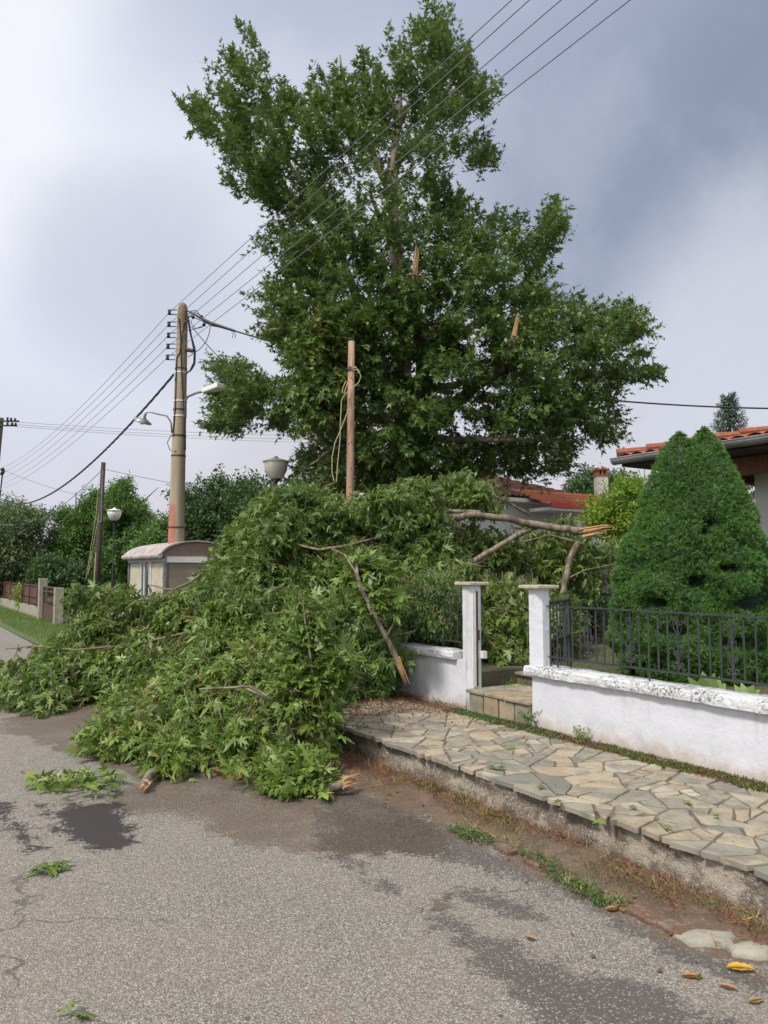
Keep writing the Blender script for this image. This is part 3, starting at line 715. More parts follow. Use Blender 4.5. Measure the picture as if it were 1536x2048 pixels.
# dark railing in front of the terrace of the middle house
rt = thing('garden_fence', 'dark bar fence deep in the garden behind the open gate', 'fence', P(1180, 1200, 11.5))
a = P(1085, 1195, 12.5); b = P(1235, 1200, 11.0); a.z = b.z = YZ; dg = b-a
MB().tube([a+Vector((0, 0, .72)), b+Vector((0, 0, .72))], .014, 6).tube([a+Vector((0, 0, .12)), b+Vector((0, 0, .12))], .014, 6).build('rail', M['iron'], rt)
for i in range(15): MB().tube([a+dg*(i/14), a+dg*(i/14)+Vector((0, 0, .76))], .009, 5).build('bar', M['iron'], rt)

# ================================================================== KIOSK
K0 = 5.98; KS0, KS1, KP0, KP1 = 19.25, 22.95, 5.98, 7.5
kx = P(330, 1110, 19.0); K0 = kx.x*NN[0]+kx.y*NN[1]; S0 = kx.x*D[0]+kx.y*D[1]
KS0, KS1, KP0, KP1 = S0, S0+3.40, K0, K0+1.62
kb, ke = .05, 1.93
kz_ = thing('kiosk', 'old boxy sheet-metal kiosk with barrel roof standing in front of the concrete utility pole', 'kiosk', SP(KS0+1.8, KP0+.8))
MB().spbox(KS0+.02, KS1-.02, KP0+.02, KP1-.02, kb, ke).build('body', M['kgrey'], kz_)
def kpanel(a, b, z0, z1, m, nm): MB().spbox(a, b, KP0-.004, KP0+.03, z0, z1).build(nm, m, kz_)
kpanel(KS0+.10, KS0+1.10, .15, ke-.14, M['cream'], 'wall_panel'); kpanel(KS0+2.25, KS1-.12, .15, ke-.14, M['cream'], 'wall_panel')
wn = MB().spbox(KS0+1.30, KS0+2.05, KP0-.002, KP0+.035, .9, ke-.14).build('window', M['glass'], kz_)
mb = MB()
for a in (KS0+1.14, KS0+1.26, KS0+1.75, KS0+2.08): mb.spbox(a, a+.05, KP0-.03, KP0+.02, .15, ke-.1)
mb.spbox(KS0+1.19, KS0+2.1, KP0-.025, KP0+.02, .84, .90); mb.build('window_frame', M['white'], wn)
mb = MB()
for a, p in ((KS0, KP0), (KS1, KP0), (KS0, KP1), (KS1, KP1)): mb.spbox(a-.035, a+.035, p-.035, p+.035, kb, ke+.01)
mb.spbox(KS0+.036, KS1-.036, KP0-.03, KP0+.02, ke-.1, ke)
mb.build('corner_posts', M['metal'], kz_)
MB().spbox(KS0-.05, KS0+.02, KP0+.036, KP1-.036, ke-.12, ke+.03).build('end_beam', M['white'], kz_)
MB().spbox(KS0-.012, KS0+.03, KP0+.1, KP1-.1, .2, ke-.14).build('end_panel', M['kgrey'], kz_)
pc = (KP0+KP1)/2; hw = (KP1-KP0)/2+.10; rise = .36
mb = MB(); arc = [(pc-hw*math.cos(math.pi*i/18), ke+.03+rise*math.sin(math.pi*i/18)) for i in range(19)]
vs = [SP(KS0-.02, p, z) for p, z in arc]+[SP(KS0+.03, p, z) for p, z in arc]
mb.add(vs, [tuple(range(19)), tuple(range(37, 18, -1))]); mb.build('end_gable', M['kpink'], kz_)
mb = MB(); vs = []; fs = []
ssn = [KS0-.10, KS0+.9, KS0+.92, KS0+1.9, KS0+1.92, KS0+2.7, KS0+2.72, KS1+.1]; arc2 = [(pc-(hw+.05)*math.cos(math.pi*i/18), ke+.04+(rise+.035)*math.sin(math.pi*i/18)) for i in range(19)]
for j, s in enumerate(ssn):
    o_ = .012 if j in (2, 4, 6) else 0
    for p, z in arc2: vs.append(SP(s, p, z+o_))
for j, s in enumerate(ssn):
    for p, z in arc2: vs.append(SP(s, pc+(p-pc)*.97, z-.03))
n = len(ssn)
for L, fl in ((0, 0), (n*19, 1)):
    for j in range(n-1):
        for i in range(18):
            q = (L+j*19+i, L+j*19+i+1, L+(j+1)*19+i+1, L+(j+1)*19+i); fs.append(q[::-1] if fl else q)
for j in (0, n-1):
    for i in range(18): a = j*19+i; fs.append((a, a+1, n*19+a+1, n*19+a))
mb.add(vs, fs); mb.build('roof', M['kroof'], kz_)
MB().tube([SP(KS0-.1, KP0-.15, ke+.05), SP(KS1+.1, KP0-.15, ke+.05)], .065, 8).build('eave_roll', M['kroof'], kz_)

# ================================================================== WHITE BLOCK WALL, GATE, FENCE at the far left
bw = thing('block_wall', 'low white block wall with a dark grille on top beside the kiosk', 'wall', SP(23, 4.7))
wp = 4.3; BA, BB = 17.5, 24.2
MB().spbox(BA, BB, wp, wp+.2, 0, .72).build('wall', M['brickw'], bw)
mb = MB()
for r in range(6): mb.spbox(BA+.01, BB-.01, wp-.006, wp+.01, .12*r+.09, .12*r+.105)
for r in range(6):
    k = BA+.1+(r % 2)*.2
    while k < BB-.1: mb.spbox(k, k+.02, wp-.007, wp+.01, .12*r+.0, .12*r+.09); k += .4
mb.build('mortar_lines', M['greyw'], bw)
MB().spbox(BA-.02, BB+.02, wp-.03, wp+.23, .72, .78).build('coping', M['brickw'], bw)
mb = MB(); k = BA+.05
mb.tube([SP(BA, wp+.1, 1.18), SP(BB, wp+.1, 1.18)], .016, 5); mb.tube([SP(BA, wp+.1, .86), SP(BB, wp+.1, .86)], .012, 5)
while k < BB: mb.tube([SP(k, wp+.1, .78), SP(k, wp+.1, 1.18)], .008, 5); k += .13
mb.build('grille', M['iron'], bw)
gp = G(78, 1240, .05); GS = gp.x*D[0]+gp.y*D[1]; GP = gp.x*NN[0]+gp.y*NN[1]
fp = thing('concrete_post', 'weathered square concrete post between the rust-red fence and the rust-red gate', 'post', gp)
MB().spbox(GS-.0, GS+.28, GP-.02, GP+.22, 0, 1.36).build('shaft', M['conc'], fp, bevel=.01)
ff = thing('boundary_fence', 'rust-red metal fence on a low concrete base at the far left', 'fence', SP(GS+6, GP))
MB().spbox(GS+.30, GS+26, GP+.02, GP+.24, 0, .42).build('base_wall', M['conc'], ff)
MB().spbox(GS+.30, GS+26, GP+.14, GP+.155, .50, 1.12).build('infill_panel', M['rust'], ff)
for z in (.5, .72, 1.10): MB().spbox(GS+.31, GS+26, GP+.09, GP+.125, z, z+.035).build('rail', M['rust'], ff)
for i in range(14): MB().tube([SP(GS+1.0+1.8*i, GP+.06, .42), SP(GS+1.0+1.8*i, GP+.06, 1.16)], .025, 6).build('upright', M['rust'], ff)
g2 = thing('yard_gate', 'closed rust-red yard gate with bars above a solid sheet, beside the white block wall', 'gate', SP(GS-1.4, GP))
mb = MB(); ga, gb = GS-2.6, GS-.12
MB().spbox(ga+.04, gb-.04, GP+.09, GP+.11, .08, .52).build('lower_sheet', M['rust'], g2)
for a in (ga, gb-.05): mb.spbox(a, a+.05, GP+.07, GP+.13, .05, 1.12)
for z in (.05, .52, .95, 1.08): mb.spbox(ga+.051, gb-.051, GP+.075, GP+.125, z, z+.04)
mb.build('gate_frame', M['rust'], g2)
for i in range(9): MB().tube([SP(ga+.3+.235*i, GP+.1, .56), SP(ga+.3+.235*i, GP+.1, 1.08)], .011, 5).build('bar', M['rust'], g2)
gpost = thing('gate_post', 'pale concrete post at the right side of the rust-red yard gate', 'post', SP(ga-.2, GP))
MB().spbox(ga-.3, ga-.05, GP-.02, GP+.22, 0, 1.12).build('shaft', M['conc'], gpost, bevel=.01)
# ================================================================== POLES, LAMPS, WIRES
PY = 19.9; pb = P(352, 1085, PY); pt_ = P(366, 606, PY); POLE = Vector((pb.x, PY, 0)); H = pt_.z
cp = thing('utility_pole', 'tall tapered concrete utility pole with wires, lamps and old red paint behind the kiosk', 'utility pole', POLE)
topx = pt_.x
def polec(z): return Vector((pb.x+(topx-pb.x)*max(0, (z-pb.z))/(pt_.z-pb.z), PY, z))
def poler(z): return .235-.105*z/H
zs = [0, 1, 2, 3, 4, 5, 6, 7, 7.6, H-.35, H-.15, H-.04, H]
rs = [poler(z) for z in zs]; rs[-3] *= .93; rs[-2] *= .68; rs[-1] *= .3
MB().tube([polec(z) for z in zs], rs, 20).build('shaft', M['pole'], cp, True)
def zpx(py): return P(360, py, PY).z
RACK = []
for i, py in enumerate((626, 650, 672, 694, 716)):
    z = zpx(py); c = polec(z); r = poler(z); e = c+Vector((-r-.20, -.06, 0))
    rk = MB(); rk.box(c+Vector((-r-.24, -.08, -.07)), (.24, 0, 0), (0, .04, 0), (0, 0, .015)).box(c+Vector((-r-.24, -.08, .055)), (.24, 0, 0), (0, .04, 0), (0, 0, .015))
    ro = rk.build('insulator_bracket', M['iron'], cp)
    MB().lathe(e+Vector((0, 0, -.055)), [(.035, 0), (.05, .02), (.03, .055), (.05, .09), (.035, .11)], 10).build('insulator', M['black'], ro, True)
    RACK.append(e)
for py, k, mm in ((738, .012, 'iron'), (820, .015, 'iron'), (872, .02, 'iron'), (912, .018, 'iron'), (1055, .018, 'iron'), (746, .02, 'white'), (803, .02, 'white'), (833, .02, 'white')):
    z = zpx(py); MB().tube([polec(z-k), polec(z+k)], poler(z)+.012, 20).build('band', M[mm], cp)
def onpole(px, z, out=.02):
    c = polec(z); r = poler(z)+out; dx = (px-.5)*2*r*.98; return Vector((c.x+dx, c.y-math.sqrt(max(0, r*r-dx*dx)), z))
mb = MB()
mb.tube([onpole(a, zpx(y_)) for a, y_ in ((.35, 640), (.45, 665), (.55, 690), (.5, 708), (.25, 718), (.25, 760), (.28, 820), (.2, 860), (.1, 868))], .013, 6)
mb.tube([onpole(a, zpx(y_)) for a, y_ in ((.85, 640), (.65, 668), (.58, 700), (.65, 740), (.8, 790), (.95, 840), (.97, 900))], .013, 6)
mb.tube([onpole(a, zpx(y_)) for a, y_ in ((.02, 870), (-.3, 885), (-.1, 900), (.4, 905), (1.0, 900), (.98, 860))], .010, 6)
mb.build('pole_cabling', M['black'], cp)
# thick loop of cable at the right side and the tangle at the top
mb = MB()
def pth(pts, Y=PY-.15): return [P(a, b, Y) for a, b in pts]
for pts, r in ((((376, 632), (379, 660), (384, 680), (389, 705), (388, 725), (380, 742), (372, 746)), .022),
               (((378, 640), (383, 672), (391, 700), (390, 728), (383, 740), (374, 744)), .014),
               (((376, 630), (383, 622), (392, 621), (402, 632), (410, 640), (425, 650), (440, 655)), .012),
               (((378, 634), (388, 624), (400, 630), (408, 643), (404, 655), (392, 657), (384, 650), (382, 640)), .010),
               (((380, 660), (392, 657), (405, 652), (412, 646)), .010), (((380, 632), (400, 640), (425, 652), (452, 656)), .012),
               (((421, 650), (418, 668), (412, 684), (398, 700), (376, 714)), .010), (((463, 662), (467, 668), (464, 676)), .008), (((468, 664), (472, 670), (469, 677)), .008)):
    mb.tube(pth(pts), r, 6)
for a, b in ((386, 635), (403, 634), (412, 643), (408, 650)): mb.lathe(P(a, b, PY-.15)-Vector((0, 0, .04)), [(.02, 0), (.045, .03), (.045, .06), (.02, .09)], 8)
mb.build('cable_tangle', M['black'], cp)
MB().tube(pth([(372, 699), (386, 702)]), .055, 8).build('junction_can', M['rust'], cp)
# lamps fixed to the pole
l1 = thing('street_light', 'white flat-headed street light on a curved arm at the right side of the concrete pole', 'street light', polec(zpx(805)))
MB().tube([P(371, 835, PY-.2), P(371, 800, PY-.2), P(376, 793, 19.2), P(392, 786, 18.3), P(410, 782, 17.5)], .03, 8).build('arm', M['metal'], l1, True)
a, b = P(408, 783, 17.5), P(444, 773, 17.0)
d_ = (b-a); up_ = Vector((.1, 0, 1)); sd_ = d_.cross(up_).normalized()*.14
mb = MB(); q = [a-sd_*.5, b-sd_, b+sd_, a+sd_*.5]; mb.add([v+Vector((0, 0, .07)) for v in q]+[v-Vector((0, 0, .05)) for v in q], [(0, 1, 2, 3), (7, 6, 5, 4), (0, 4, 5, 1), (1, 5, 6, 2), (2, 6, 7, 3), (3, 7, 4, 0)])
mb.build('lamp_head', M['lampwhite'], l1, bevel=.02)
l2 = thing('street_light', 'old gooseneck lamp with a dished enamel shade at the left side of the concrete pole', 'street light', polec(zpx(860)))
MB().tube(pth([(344, 866), (342, 845), (334, 832), (320, 829), (305, 825), (294, 824), (290, 831)], PY-.2), .022, 8).build('arm', M['metal'], l2, True)
c = P(288, 833, PY-.2); ax = Vector((.35, -.25, .9))
MB().lathe(c-ax.normalized()*.13, [(.24, -.02), (.245, 0), (.11, .07), (.05, .12), (.05, .2), (.02, .22)], 20, ax).build('lamp_shade', M['metal'], l2, True)
MB().lathe(c-ax.normalized()*.22, [(.02, 0), (.06, .03), (.065, .08), (.04, .14)], 12, ax).build('bulb', M['lampwhite'], l2, True)
# post-top lamps
def bowl_lamp(px, ptop, Y, zb, label, glass, k=1.0):
    t = P(px, ptop, Y); base = Vector((t.x, Y, zb)); h = t.z
    th = thing('post_lamp', label, 'street lamp', base, 'bowl lamps on slim posts')
    MB().tube([base, base+Vector((0, 0, 1.2)), Vector((t.x, Y, 1.2+zb)), Vector((t.x, Y, h-.65*k))], [.06, .06, .035, .03], 10).build('post', M['iron'], th)
    MB().lathe((t.x, Y, h-.71*k), [(.04*k, 0), (.06*k, .04*k), (.04*k, .09*k), (.10*k, .14*k), (.12*k, .17*k)], 16).build('collar', M['iron'], th, True)
    MB().lathe((t.x, Y, h-.54*k), [(.10*k, 0), (.18*k, .06*k), (.25*k, .20*k), (.285*k, .40*k)], 24).build('lamp_bowl', glass, th, True)
    MB().lathe((t.x, Y, h-.14*k), [(.31*k, 0), (.31*k, .02*k), (.18*k, .06*k), (.06*k, .09*k), (.05*k, .12*k), (.02*k, .14*k)], 24).build('lamp_lid', M['lampwhite'], th, True)
bowl_lamp(552, 912, 17.5, YZ, 'large bowl lamp on a dark post behind the fallen foliage, nearest to the bare pole', M['lampglass'])
bowl_lamp(229, 1015, 30.8, .05, 'small white bowl lamp on a dark post to the right of the tarred pole', M['lampwhite'])
# bare wooden pole
wp_b, wp_t = P(700, 1010, 14.8), P(703, 683, 14.8)
wb = thing('wooden_pole', 'bare reddish wooden pole standing in front of the big tree with cords hanging from it', 'pole', (wp_b.x, 14.8, YZ))
pts = [Vector((wp_b.x-.02, 14.8, YZ-.1)), wp_b, wp_b.lerp(wp_t, .5), wp_t]
MB().tube(pts, [.082, .078, .072, .064], 16, jit=.04).build('shaft', M['wood'], wb, True)
mb = MB()
for y_, dx in ((735, 0), (800, -.015), (885, .02), (888, -.03), (938, .015), (975, -.01), (757, .02)):
    c = P(701, y_, 14.8)+Vector((dx, -.07, 0)); mb.tube([c+Vector((0, .03, 0)), c+Vector((0, -.012, 0))], .011, 6)
mb.build('bolts', M['black'], wb)
MB().tube([P(702, 736, 14.8), P(702, 741, 14.8)], .085, 14, jit=.2).build('clamp', M['iron'], wb)
c1 = MB()
for pts in (((703, 738), (716, 741), (722, 752), (718, 764), (705, 776), (690, 788), (683, 800), (681, 840), (680, 880), (675, 930), (673, 963)),
            ((692, 762), (686, 775), (684, 786), (688, 786), (692, 775), (697, 760)), ((697, 818), (689, 840), (679, 865), (670, 885), (664, 915), (664, 945), (668, 962)),
            ((703, 735), (713, 736), (720, 744), (714, 746))):
    c1.tube([P(a, b, 14.62) for a, b in pts], .009, 6)
tag(c1.build('hanging_cord', M['rope']), 'pale cords looped round the bare wooden pole and hanging down beside it', 'cord')
# tarred pole at left
tb, tt = P(193, 1165, 30), P(207, 925, 30)
tp = thing('wooden_pole', 'dark tarred wooden pole leaning slightly, standing beside the small white bowl lamp', 'pole', (tb.x-.1, 30, .03))
MB().tube([Vector((tb.x-.1, 30, 0)), tb, tt], [.125, .12, .085], 12).build('shaft', M['tarred'], tp, True)
MB().tube([P(206, 942, 29.85), P(203, 1000, 29.85), P(203, 1042, 29.83), P(198, 1044, 29.83)], .02, 5).build('conduit', M['metal'], tp)
mb = MB(); mb.tube([P(200, 935, 29.8), P(192, 1030, 29.2), P(172, 1158, 28.6)], .007, 5); mb.tube([P(198, 1030, 29.5), P(186, 1090, 29), P(176, 1150, 28.6)], .007, 5); mb.tube([P(192, 1105, 28.6), P(188, 1165, 28.6)], .02, 5)
tag(mb.build('guy_wires', M['rope']), 'pale guy wires slanting down left of the dark tarred pole', 'guy wires')
# far pole at the left edge
FY = 54.0; fb = P(3, 836, FY)
fo = thing('far_pole', 'dark wooden pole with crossarms cut by the left edge of the picture', 'utility pole', (fb.x-.5, FY, 0))
MB().tube([Vector((fb.x-.75, FY, 0)), fb], [.22, .16], 10).build('shaft', M['tarred'], fo, True)
mb = MB()
for y_, w in ((842, 1.15), (851, 1.0)):
    c = P(5, y_, FY-.2); mb.box(c+Vector((-w*.8, 0, -.05)), (w*1.8, 0, 0), (0, .1, 0), (0, 0, .1))
mb.build('crossarm', M['tarred'], fo)
for x_, y_ in ((15, 841), (22, 842), (30, 843), (15, 850), (24, 851), (31, 852)):
    MB().lathe(P(x_, y_, FY-.2), [(.03, 0), (.09, .06), (.06, .13), (.09, .19), (.04, .24)], 8).build('insulator', M['black'], fo, True)
MB().tube([P(2, 940, FY-.3), P(6, 938, FY-.3), P(7, 943, FY-.3), P(2, 950, FY-.3)], .12, 6).tube([P(5, 948, FY-.3), P(2, 975, FY-.3), P(0, 995, FY-.3)], .05, 5).build('insulator_cluster', M['black'], fo)
# wires
def sagwire(mb, a, b, sag, r, n=24, twist=0):
    a, b = Vector(a), Vector(b); pts = []
    for i in range(n+1):
        t = i/n; q = a.lerp(b, t); q.z -= 4*sag*t*(1-t); pts.append(q)
    mb.tube(pts, r, 5)
ends = ((1020, 0, 8.88), (1055, 0, 8.6), (1118, 0, 8.2), (1190, 0, 7.75), (1255, 0, 7.4))
farz = (936, 945, 956, 967, 976)
nm = ('topmost', 'second from the top', 'middle', 'fourth from the top', 'lowest')
for i, (x_, y_, Y_) in enumerate(ends):
    a = RACK[i]; q = P(x_, y_, Y_); far = a+(q-a)*2.15; far.z += .0
    mb = MB(); sagwire(mb, a, far, .02, .007, 12)
    sagwire(mb, a, P(3+i*1.2, farz[i], FY-.3), (.62, .55, .52, .5, .48)[i], .009, 24)
    tag(mb.build('power_line', M['wire']), f'{nm[i]} of the five bare power lines passing the tree', 'power line', 'five bare power lines along the street')
# twisted bundle to the left
a = P(347, 750, PY-.2); b = P(-2, 996, FY-.3); mb = MB()
for ph in (0, 2.1, 4.2):
    pts = []
    for i in range(241):
        t = i/240; q = a.lerp(b, t); q.z -= 4*1.55*t*(1-t); an = ph+t*150
        pts.append(q+Vector((0, math.cos(an)*.022, math.sin(an)*.022)))
    mb.tube(pts, .020, 5)
tag(mb.build('twisted_cable', M['black']), 'thick black twisted cable sagging from the concrete pole to the left', 'cable')
mb = MB(); a = P(376, 622, PY-.15); m_ = P(470, 662, PY-.8); b = P(585, 692, 17.2)
mb.tube([a, P(420, 646, PY-.4), m_], [.02, .045, .03], 8); mb.tube([m_, P(530, 680, 18.2), b], .022, 6)
sagwire(mb, b, P(1215, 800, 20.5), .35, .02); sagwire(mb, P(1215, 800, 20.5), P(1640, 818, 18), .06, .022)
tag(mb.build('service_cable', M['black']), 'black service cable running through the big tree to the house on the right', 'cable')
mb = MB(); mb.tube([P(385, 655, PY), P(410, 685, PY-.3), P(450, 728, PY-1)], .012, 5)
tag(mb.build('stay_wire', M['black']), 'thin stay wire slanting from the top of the concrete pole into the tree', 'wire')
mb = MB()
for y0, y1 in ((843, 872), (848, 880), (852, 886)): sagwire(mb, P(20, y0, FY), P(700, y1, 70), .25, .016)
tag(mb.build('distant_lines', M['wire']), 'faint distant power lines crossing behind the concrete pole', 'power line')
mb = MB(); sagwire(mb, P(208, 938, 30), P(620, 1005, 28), .12, .016); sagwire(mb, P(204, 940, 30), P(80, 1040, 34), .15, .016); sagwire(mb, P(8, 940, FY), P(205, 1000, 44), .2, .02); sagwire(mb, P(0, 975, FY), P(40, 1020, 48), .1, .03)
sagwire(mb, P(0, 1048, 34), P(70, 1040, 34), .12, .03)
tag(mb.build('tarred_pole_wires', M['wire']), 'thin wires strung from the dark tarred pole over the trees', 'wire')

# ================================================================== HOUSES
def tile_roof(o, u, v, nu, nv, m, parent, name='roof', vcut=None, lift=.05):
    """barrel tiles over the parallelogram or triangle o + a*u + b*v; vcut(b) -> (a0, a1)"""
    o, u, v = np.array(o, float), np.array(u, float), np.array(v, float); n = np.cross(u, v); n /= np.linalg.norm(n)
    if n[2] < 0: n = -n
    A = np.linspace(0, 1, nu*6+1); B = []; hs = []
    for j in range(nv): B += [j/nv, (j+.999)/nv]; hs += [lift*.75, 0.0]
    B = np.array(B); hs = np.array(hs)
    AA, BB = np.meshgrid(A, B, indexing='ij'); HH = hs[None]+lift*np.abs(np.sin(AA*nu*math.pi))**.8+.012*vnoise(AA*nu*.7, BB*nv*.5, seed=2)
    if vcut: c0, c1 = vcut(BB); A2 = c0+AA*(c1-c0)
    else: A2 = AA
    X = o+A2[..., None]*u+BB[..., None]*v+HH[..., None]*n
    i = np.arange(X.shape[0]*X.shape[1]).reshape(X.shape[:2]); T = np.stack([i[:-1, :-1], i[1:, :-1], i[1:, 1:], i[:-1, 1:]], -1).reshape(-1, 4)
    return npmesh(name, X.reshape(-1, 3), T, m, parent)
# --- middle house
hp = P(1016, 1004, 24.0); HS = hp.x*D[0]+hp.y*D[1]; HP = hp.x*NN[0]+hp.y*NN[1]; EZ = hp.z
h1 = thing('house', 'white house with a dark tiled roof and white chimney behind the broken limb', 'house', SP(HS+4, HP, YZ))
p0, p1 = HP-4.2, HP+4.1
MB().spbox(HS, HS+6.0, p0, p1, YZ-.1, EZ-.02).build('wall', M['white'], h1)
MB().spbox(HS-.45, HS+6.4, p0-.4, p1+.3, EZ-.02, EZ+.10).build('eave_board', M['white'], h1)
rz = EZ+.11; so_ = SP(HS-.45, p0-.4, rz); uu = SP(HS-.45, p1+.3, rz)-so_; rd = 3.3; rh = 1.15
vv = SP(HS-.45+rd, p0-.4, rz+rh)-so_
wid = p1-p0+.7; hipf = rd/wid
tile_roof(so_, uu, vv, 42, 16, M['tile_old'], h1, 'roof', lambda b: (b*hipf*.98, 1-b*hipf*.98))
o2 = SP(HS-.45, p1+.3, rz); u2 = SP(HS+6.4, p1+.3, rz)-o2; v2 = SP(HS-.45, p1+.3-rd, rz+rh)-o2
tile_roof(o2, u2, v2, 40, 16, M['tile_old'], h1, 'roof_side', lambda b: (b*.49, 1-b*.49))
o3 = SP(HS+6.4, p0-.4, rz); tile_roof(o3, -(SP(HS+6.4, p0-.4, rz)-so_), SP(HS+6.4, p0-.4+rd, rz+rh)-o3, 40, 16, M['tile_old'], h1, 'roof_side', lambda b: (b*.49, 1-b*.49))
# porch with orange tiles
a_ = P(1102, 1018, 23.2); PS = a_.x*D[0]+a_.y*D[1]; PP = a_.x*NN[0]+a_.y*NN[1]; pz = a_.z
MB().spbox(PS-.1, HS-.46, PP-.1, PP+3.5, pz-.04, pz+.06).build('porch_fascia', M['white'], h1)
oo = SP(PS-.15, PP-.15, pz+.07); tile_roof(oo, SP(PS-.15, PP+3.6, pz+.07)-oo, SP(PS+1.7, PP-.15, pz+.72)-oo, 16, 4, M['tile_new'], h1, 'porch_roof', None, .06)
MB().spbox(PS-.2, PS-.16, PP-.16, PP+2.2, pz+.05, pz+.20).build('porch_board', M['red'], h1)
MB().tube([P(1156, 1035, 23.2), P(1157, 1048, 23.2), Vector(P(1157, 1048, 23.2).to_tuple()[:2]+(YZ+1.2,))], .05, 8).build('downpipe', M['white'], h1)
cpn = P(1203, 985, 26.0)
ch = MB().box(cpn+Vector((-.2, -.2, -1.0)), (.38, 0, 0), (0, .38, 0), (0, 0, 1.55)).build('chimney', M['white'], h1)
mb = MB().box(cpn+Vector((-.24, -.24, .55)), (.46, 0, 0), (0, .46, 0), (0, 0, .04)).box(cpn+Vector((-.24, -.24, .74)), (.46, 0, 0), (0, .46, 0), (0, 0, .05))
for dx in (-.19, -.05, .09): mb.box(cpn+Vector((dx, -.2, .59)), (.08, 0, 0), (0, .36, 0), (0, 0, .15))
mb.build('chimney_cap', M['tile_new'], ch)
wnd = MB().spbox(HS-.03, HS-.001, PP+1.0, PP+2.2, 1.7, pz-.35).build('window', M['glass'], h1)
MB().spbox(HS-.05, HS-.031, PP+.92, PP+1.0, 1.65, pz-.3).spbox(HS-.05, HS-.031, PP+2.2, PP+2.28, 1.65, pz-.3).build('window_frame', M['white'], wnd)
# terrace in front of it
tr = thing('terrace', 'raised terrace with a grey retaining wall in front of the white house', 'terrace', SP(HS-3, HP, YZ))
tz = P(1150, 1120, 20.5).z
MB().spbox(HS-3.2, HS-.0, HP-6, HP+6, YZ-.1, tz).build('retaining_wall', M['greyw'], tr)
rl = thing('terrace_railing', 'light metal railing on the terrace of the white house, left of the conical bush', 'railing', P(1215, 1110, 20.2))
mb = MB(); a, b = P(1168, 1110, 20.4), P(1300, 1112, 20.4); a.z = b.z = tz; dg = b-a
mb.tube([a+Vector((0, 0, .42)), b+Vector((0, 0, .42))], .02, 6).tube([a+Vector((0, 0, .06)), b+Vector((0, 0, .06))], .015, 6); mb.build('rail', M['metal'], rl)
for i in range(13): MB().tube([a+dg*(i/12), a+dg*(i/12)+Vector((0, 0, .42))], .010, 5).build('bar', M['metal'], rl)
for (x_, y_, k, lb) in ((945, 1118, .16, 'clay flower pot by the white house, seen between the broken limbs'), (1160, 1116, .13, 'small clay pot on the terrace next to its railing')):
    c = P(x_, y_, 20.6); c.z = tz; t_ = thing('flower_pot', lb, 'flower pot', c)
    MB().lathe(c, [(k*.6, 0), (k*.9, k*1.4), (k, k*1.45), (k, k*1.7)], 16).build('pot', M['pot'], t_, True)
    n = 60; q = np.array(c)+np.array((0, 0, k*2.2))+rng.normal(0, k*.7, (n, 3)); leaves('plant', OVAL, q, rng.normal(size=(n, 3))+(0, 0, .6), rng.normal(size=(n, 3))+(0, 0, 1), rng.uniform(.08, .15, n), M['leaf_lime'], t_)
# --- right house
e0 = P(1236, 926, 11.35); HS2 = e0.x*D[0]+e0.y*D[1]; HP2 = e0.x*NN[0]+e0.y*NN[1]; EZ2 = e0.z
h2 = thing('house', 'white house with orange tiles, brown beam and grey gutter behind the conical bush', 'house', SP(HS2-4, HP2+3, YZ))
MB().spbox(HS2-9, HS2-1.3, HP2+1.35, HP2+8, YZ-.1, EZ2-.02).build('wall', M['white'], h2)
MB().spbox(HS2-3.45, HS2-3.15, HP2+.75, HP2+1.05, YZ, EZ2-.25).build('brick_pier', M['tile_new'], h2)
MB().spbox(HS2-9.5, HS2-.85, HP2+.62, HP2+.80, EZ2-.30, EZ2-.06).spbox(HS2-1.05, HS2-.85, HP2+.81, HP2+5, EZ2-.30, EZ2-.06).build('beam', M['beam'], h2, bevel=.01)
MB().spbox(HS2-9.5, HS2-.02, HP2+.06, HP2+8, EZ2-.055, EZ2+.02).build('soffit', M['tarred'], h2)
pr2 = [(math.cos(math.pi*(1+i/8)), math.sin(math.pi*(1+i/8))) for i in range(9)]
mb = MB(); vs = []
for s in (HS2+.06, HS2-9.5):
    vs += [SP(s, HP2-.02+.085*c_, EZ2+.055+.085*s_) for c_, s_ in pr2]+[SP(s, HP2-.02+.078*c_, EZ2+.055+.078*s_) for c_, s_ in pr2[::-1]]
mb.add(vs, [(i, i+1, 18+i+1, 18+i) for i in range(17)]+[(17, 0, 18, 35), tuple(range(9)), tuple(range(26, 17, -1))]); mb.tube([SP(HS2+.06, HP2-.10, EZ2+.06), SP(HS2-9.5, HP2-.10, EZ2+.06)], .012, 6)
mb.build('gutter', M['gutter'], h2)
rd2, rh2 = 4.5, .88
oo = SP(HS2, HP2+.02, EZ2+.06); uu = SP(HS2-9.5, HP2+.02, EZ2+.06)-oo; vv = SP(HS2, HP2+rd2, EZ2+.06+rh2)-oo
tile_roof(oo, uu, vv, 42, 12, M['tile_mid'], h2, 'roof', lambda b: (b*rd2/9.5*.98, 1+0*b), .04)
oo = SP(HS2, HP2+.02, EZ2+.06); tile_roof(oo, SP(HS2, HP2+9, EZ2+.06)-oo, SP(HS2-rd2, HP2+.02, EZ2+.06+rh2)-oo, 38, 12, M['tile_mid'], h2, 'roof_side', lambda b: (b*.49, 1-b*.49), .04)
mb = MB(); a = SP(HS2+.02, HP2, EZ2+.10); b = SP(HS2-rd2, HP2+rd2, EZ2+.12+rh2)
for i in range(15): q0 = a.lerp(b, i/15); q1 = a.lerp(b, (i+1.15)/15); mb.tube([q0+Vector((0, 0, .05)), q1+Vector((0, 0, .02))], [.065, .05], 8)
mb.build('hip_tiles', M['tile_mid'], h2)
MB().tube([P(1289, 938, 10.9), P(1288, 960, 10.9), P(1289, 1000, 10.9)], .007, 5).build('aerial_lead', M['metal'], h2)
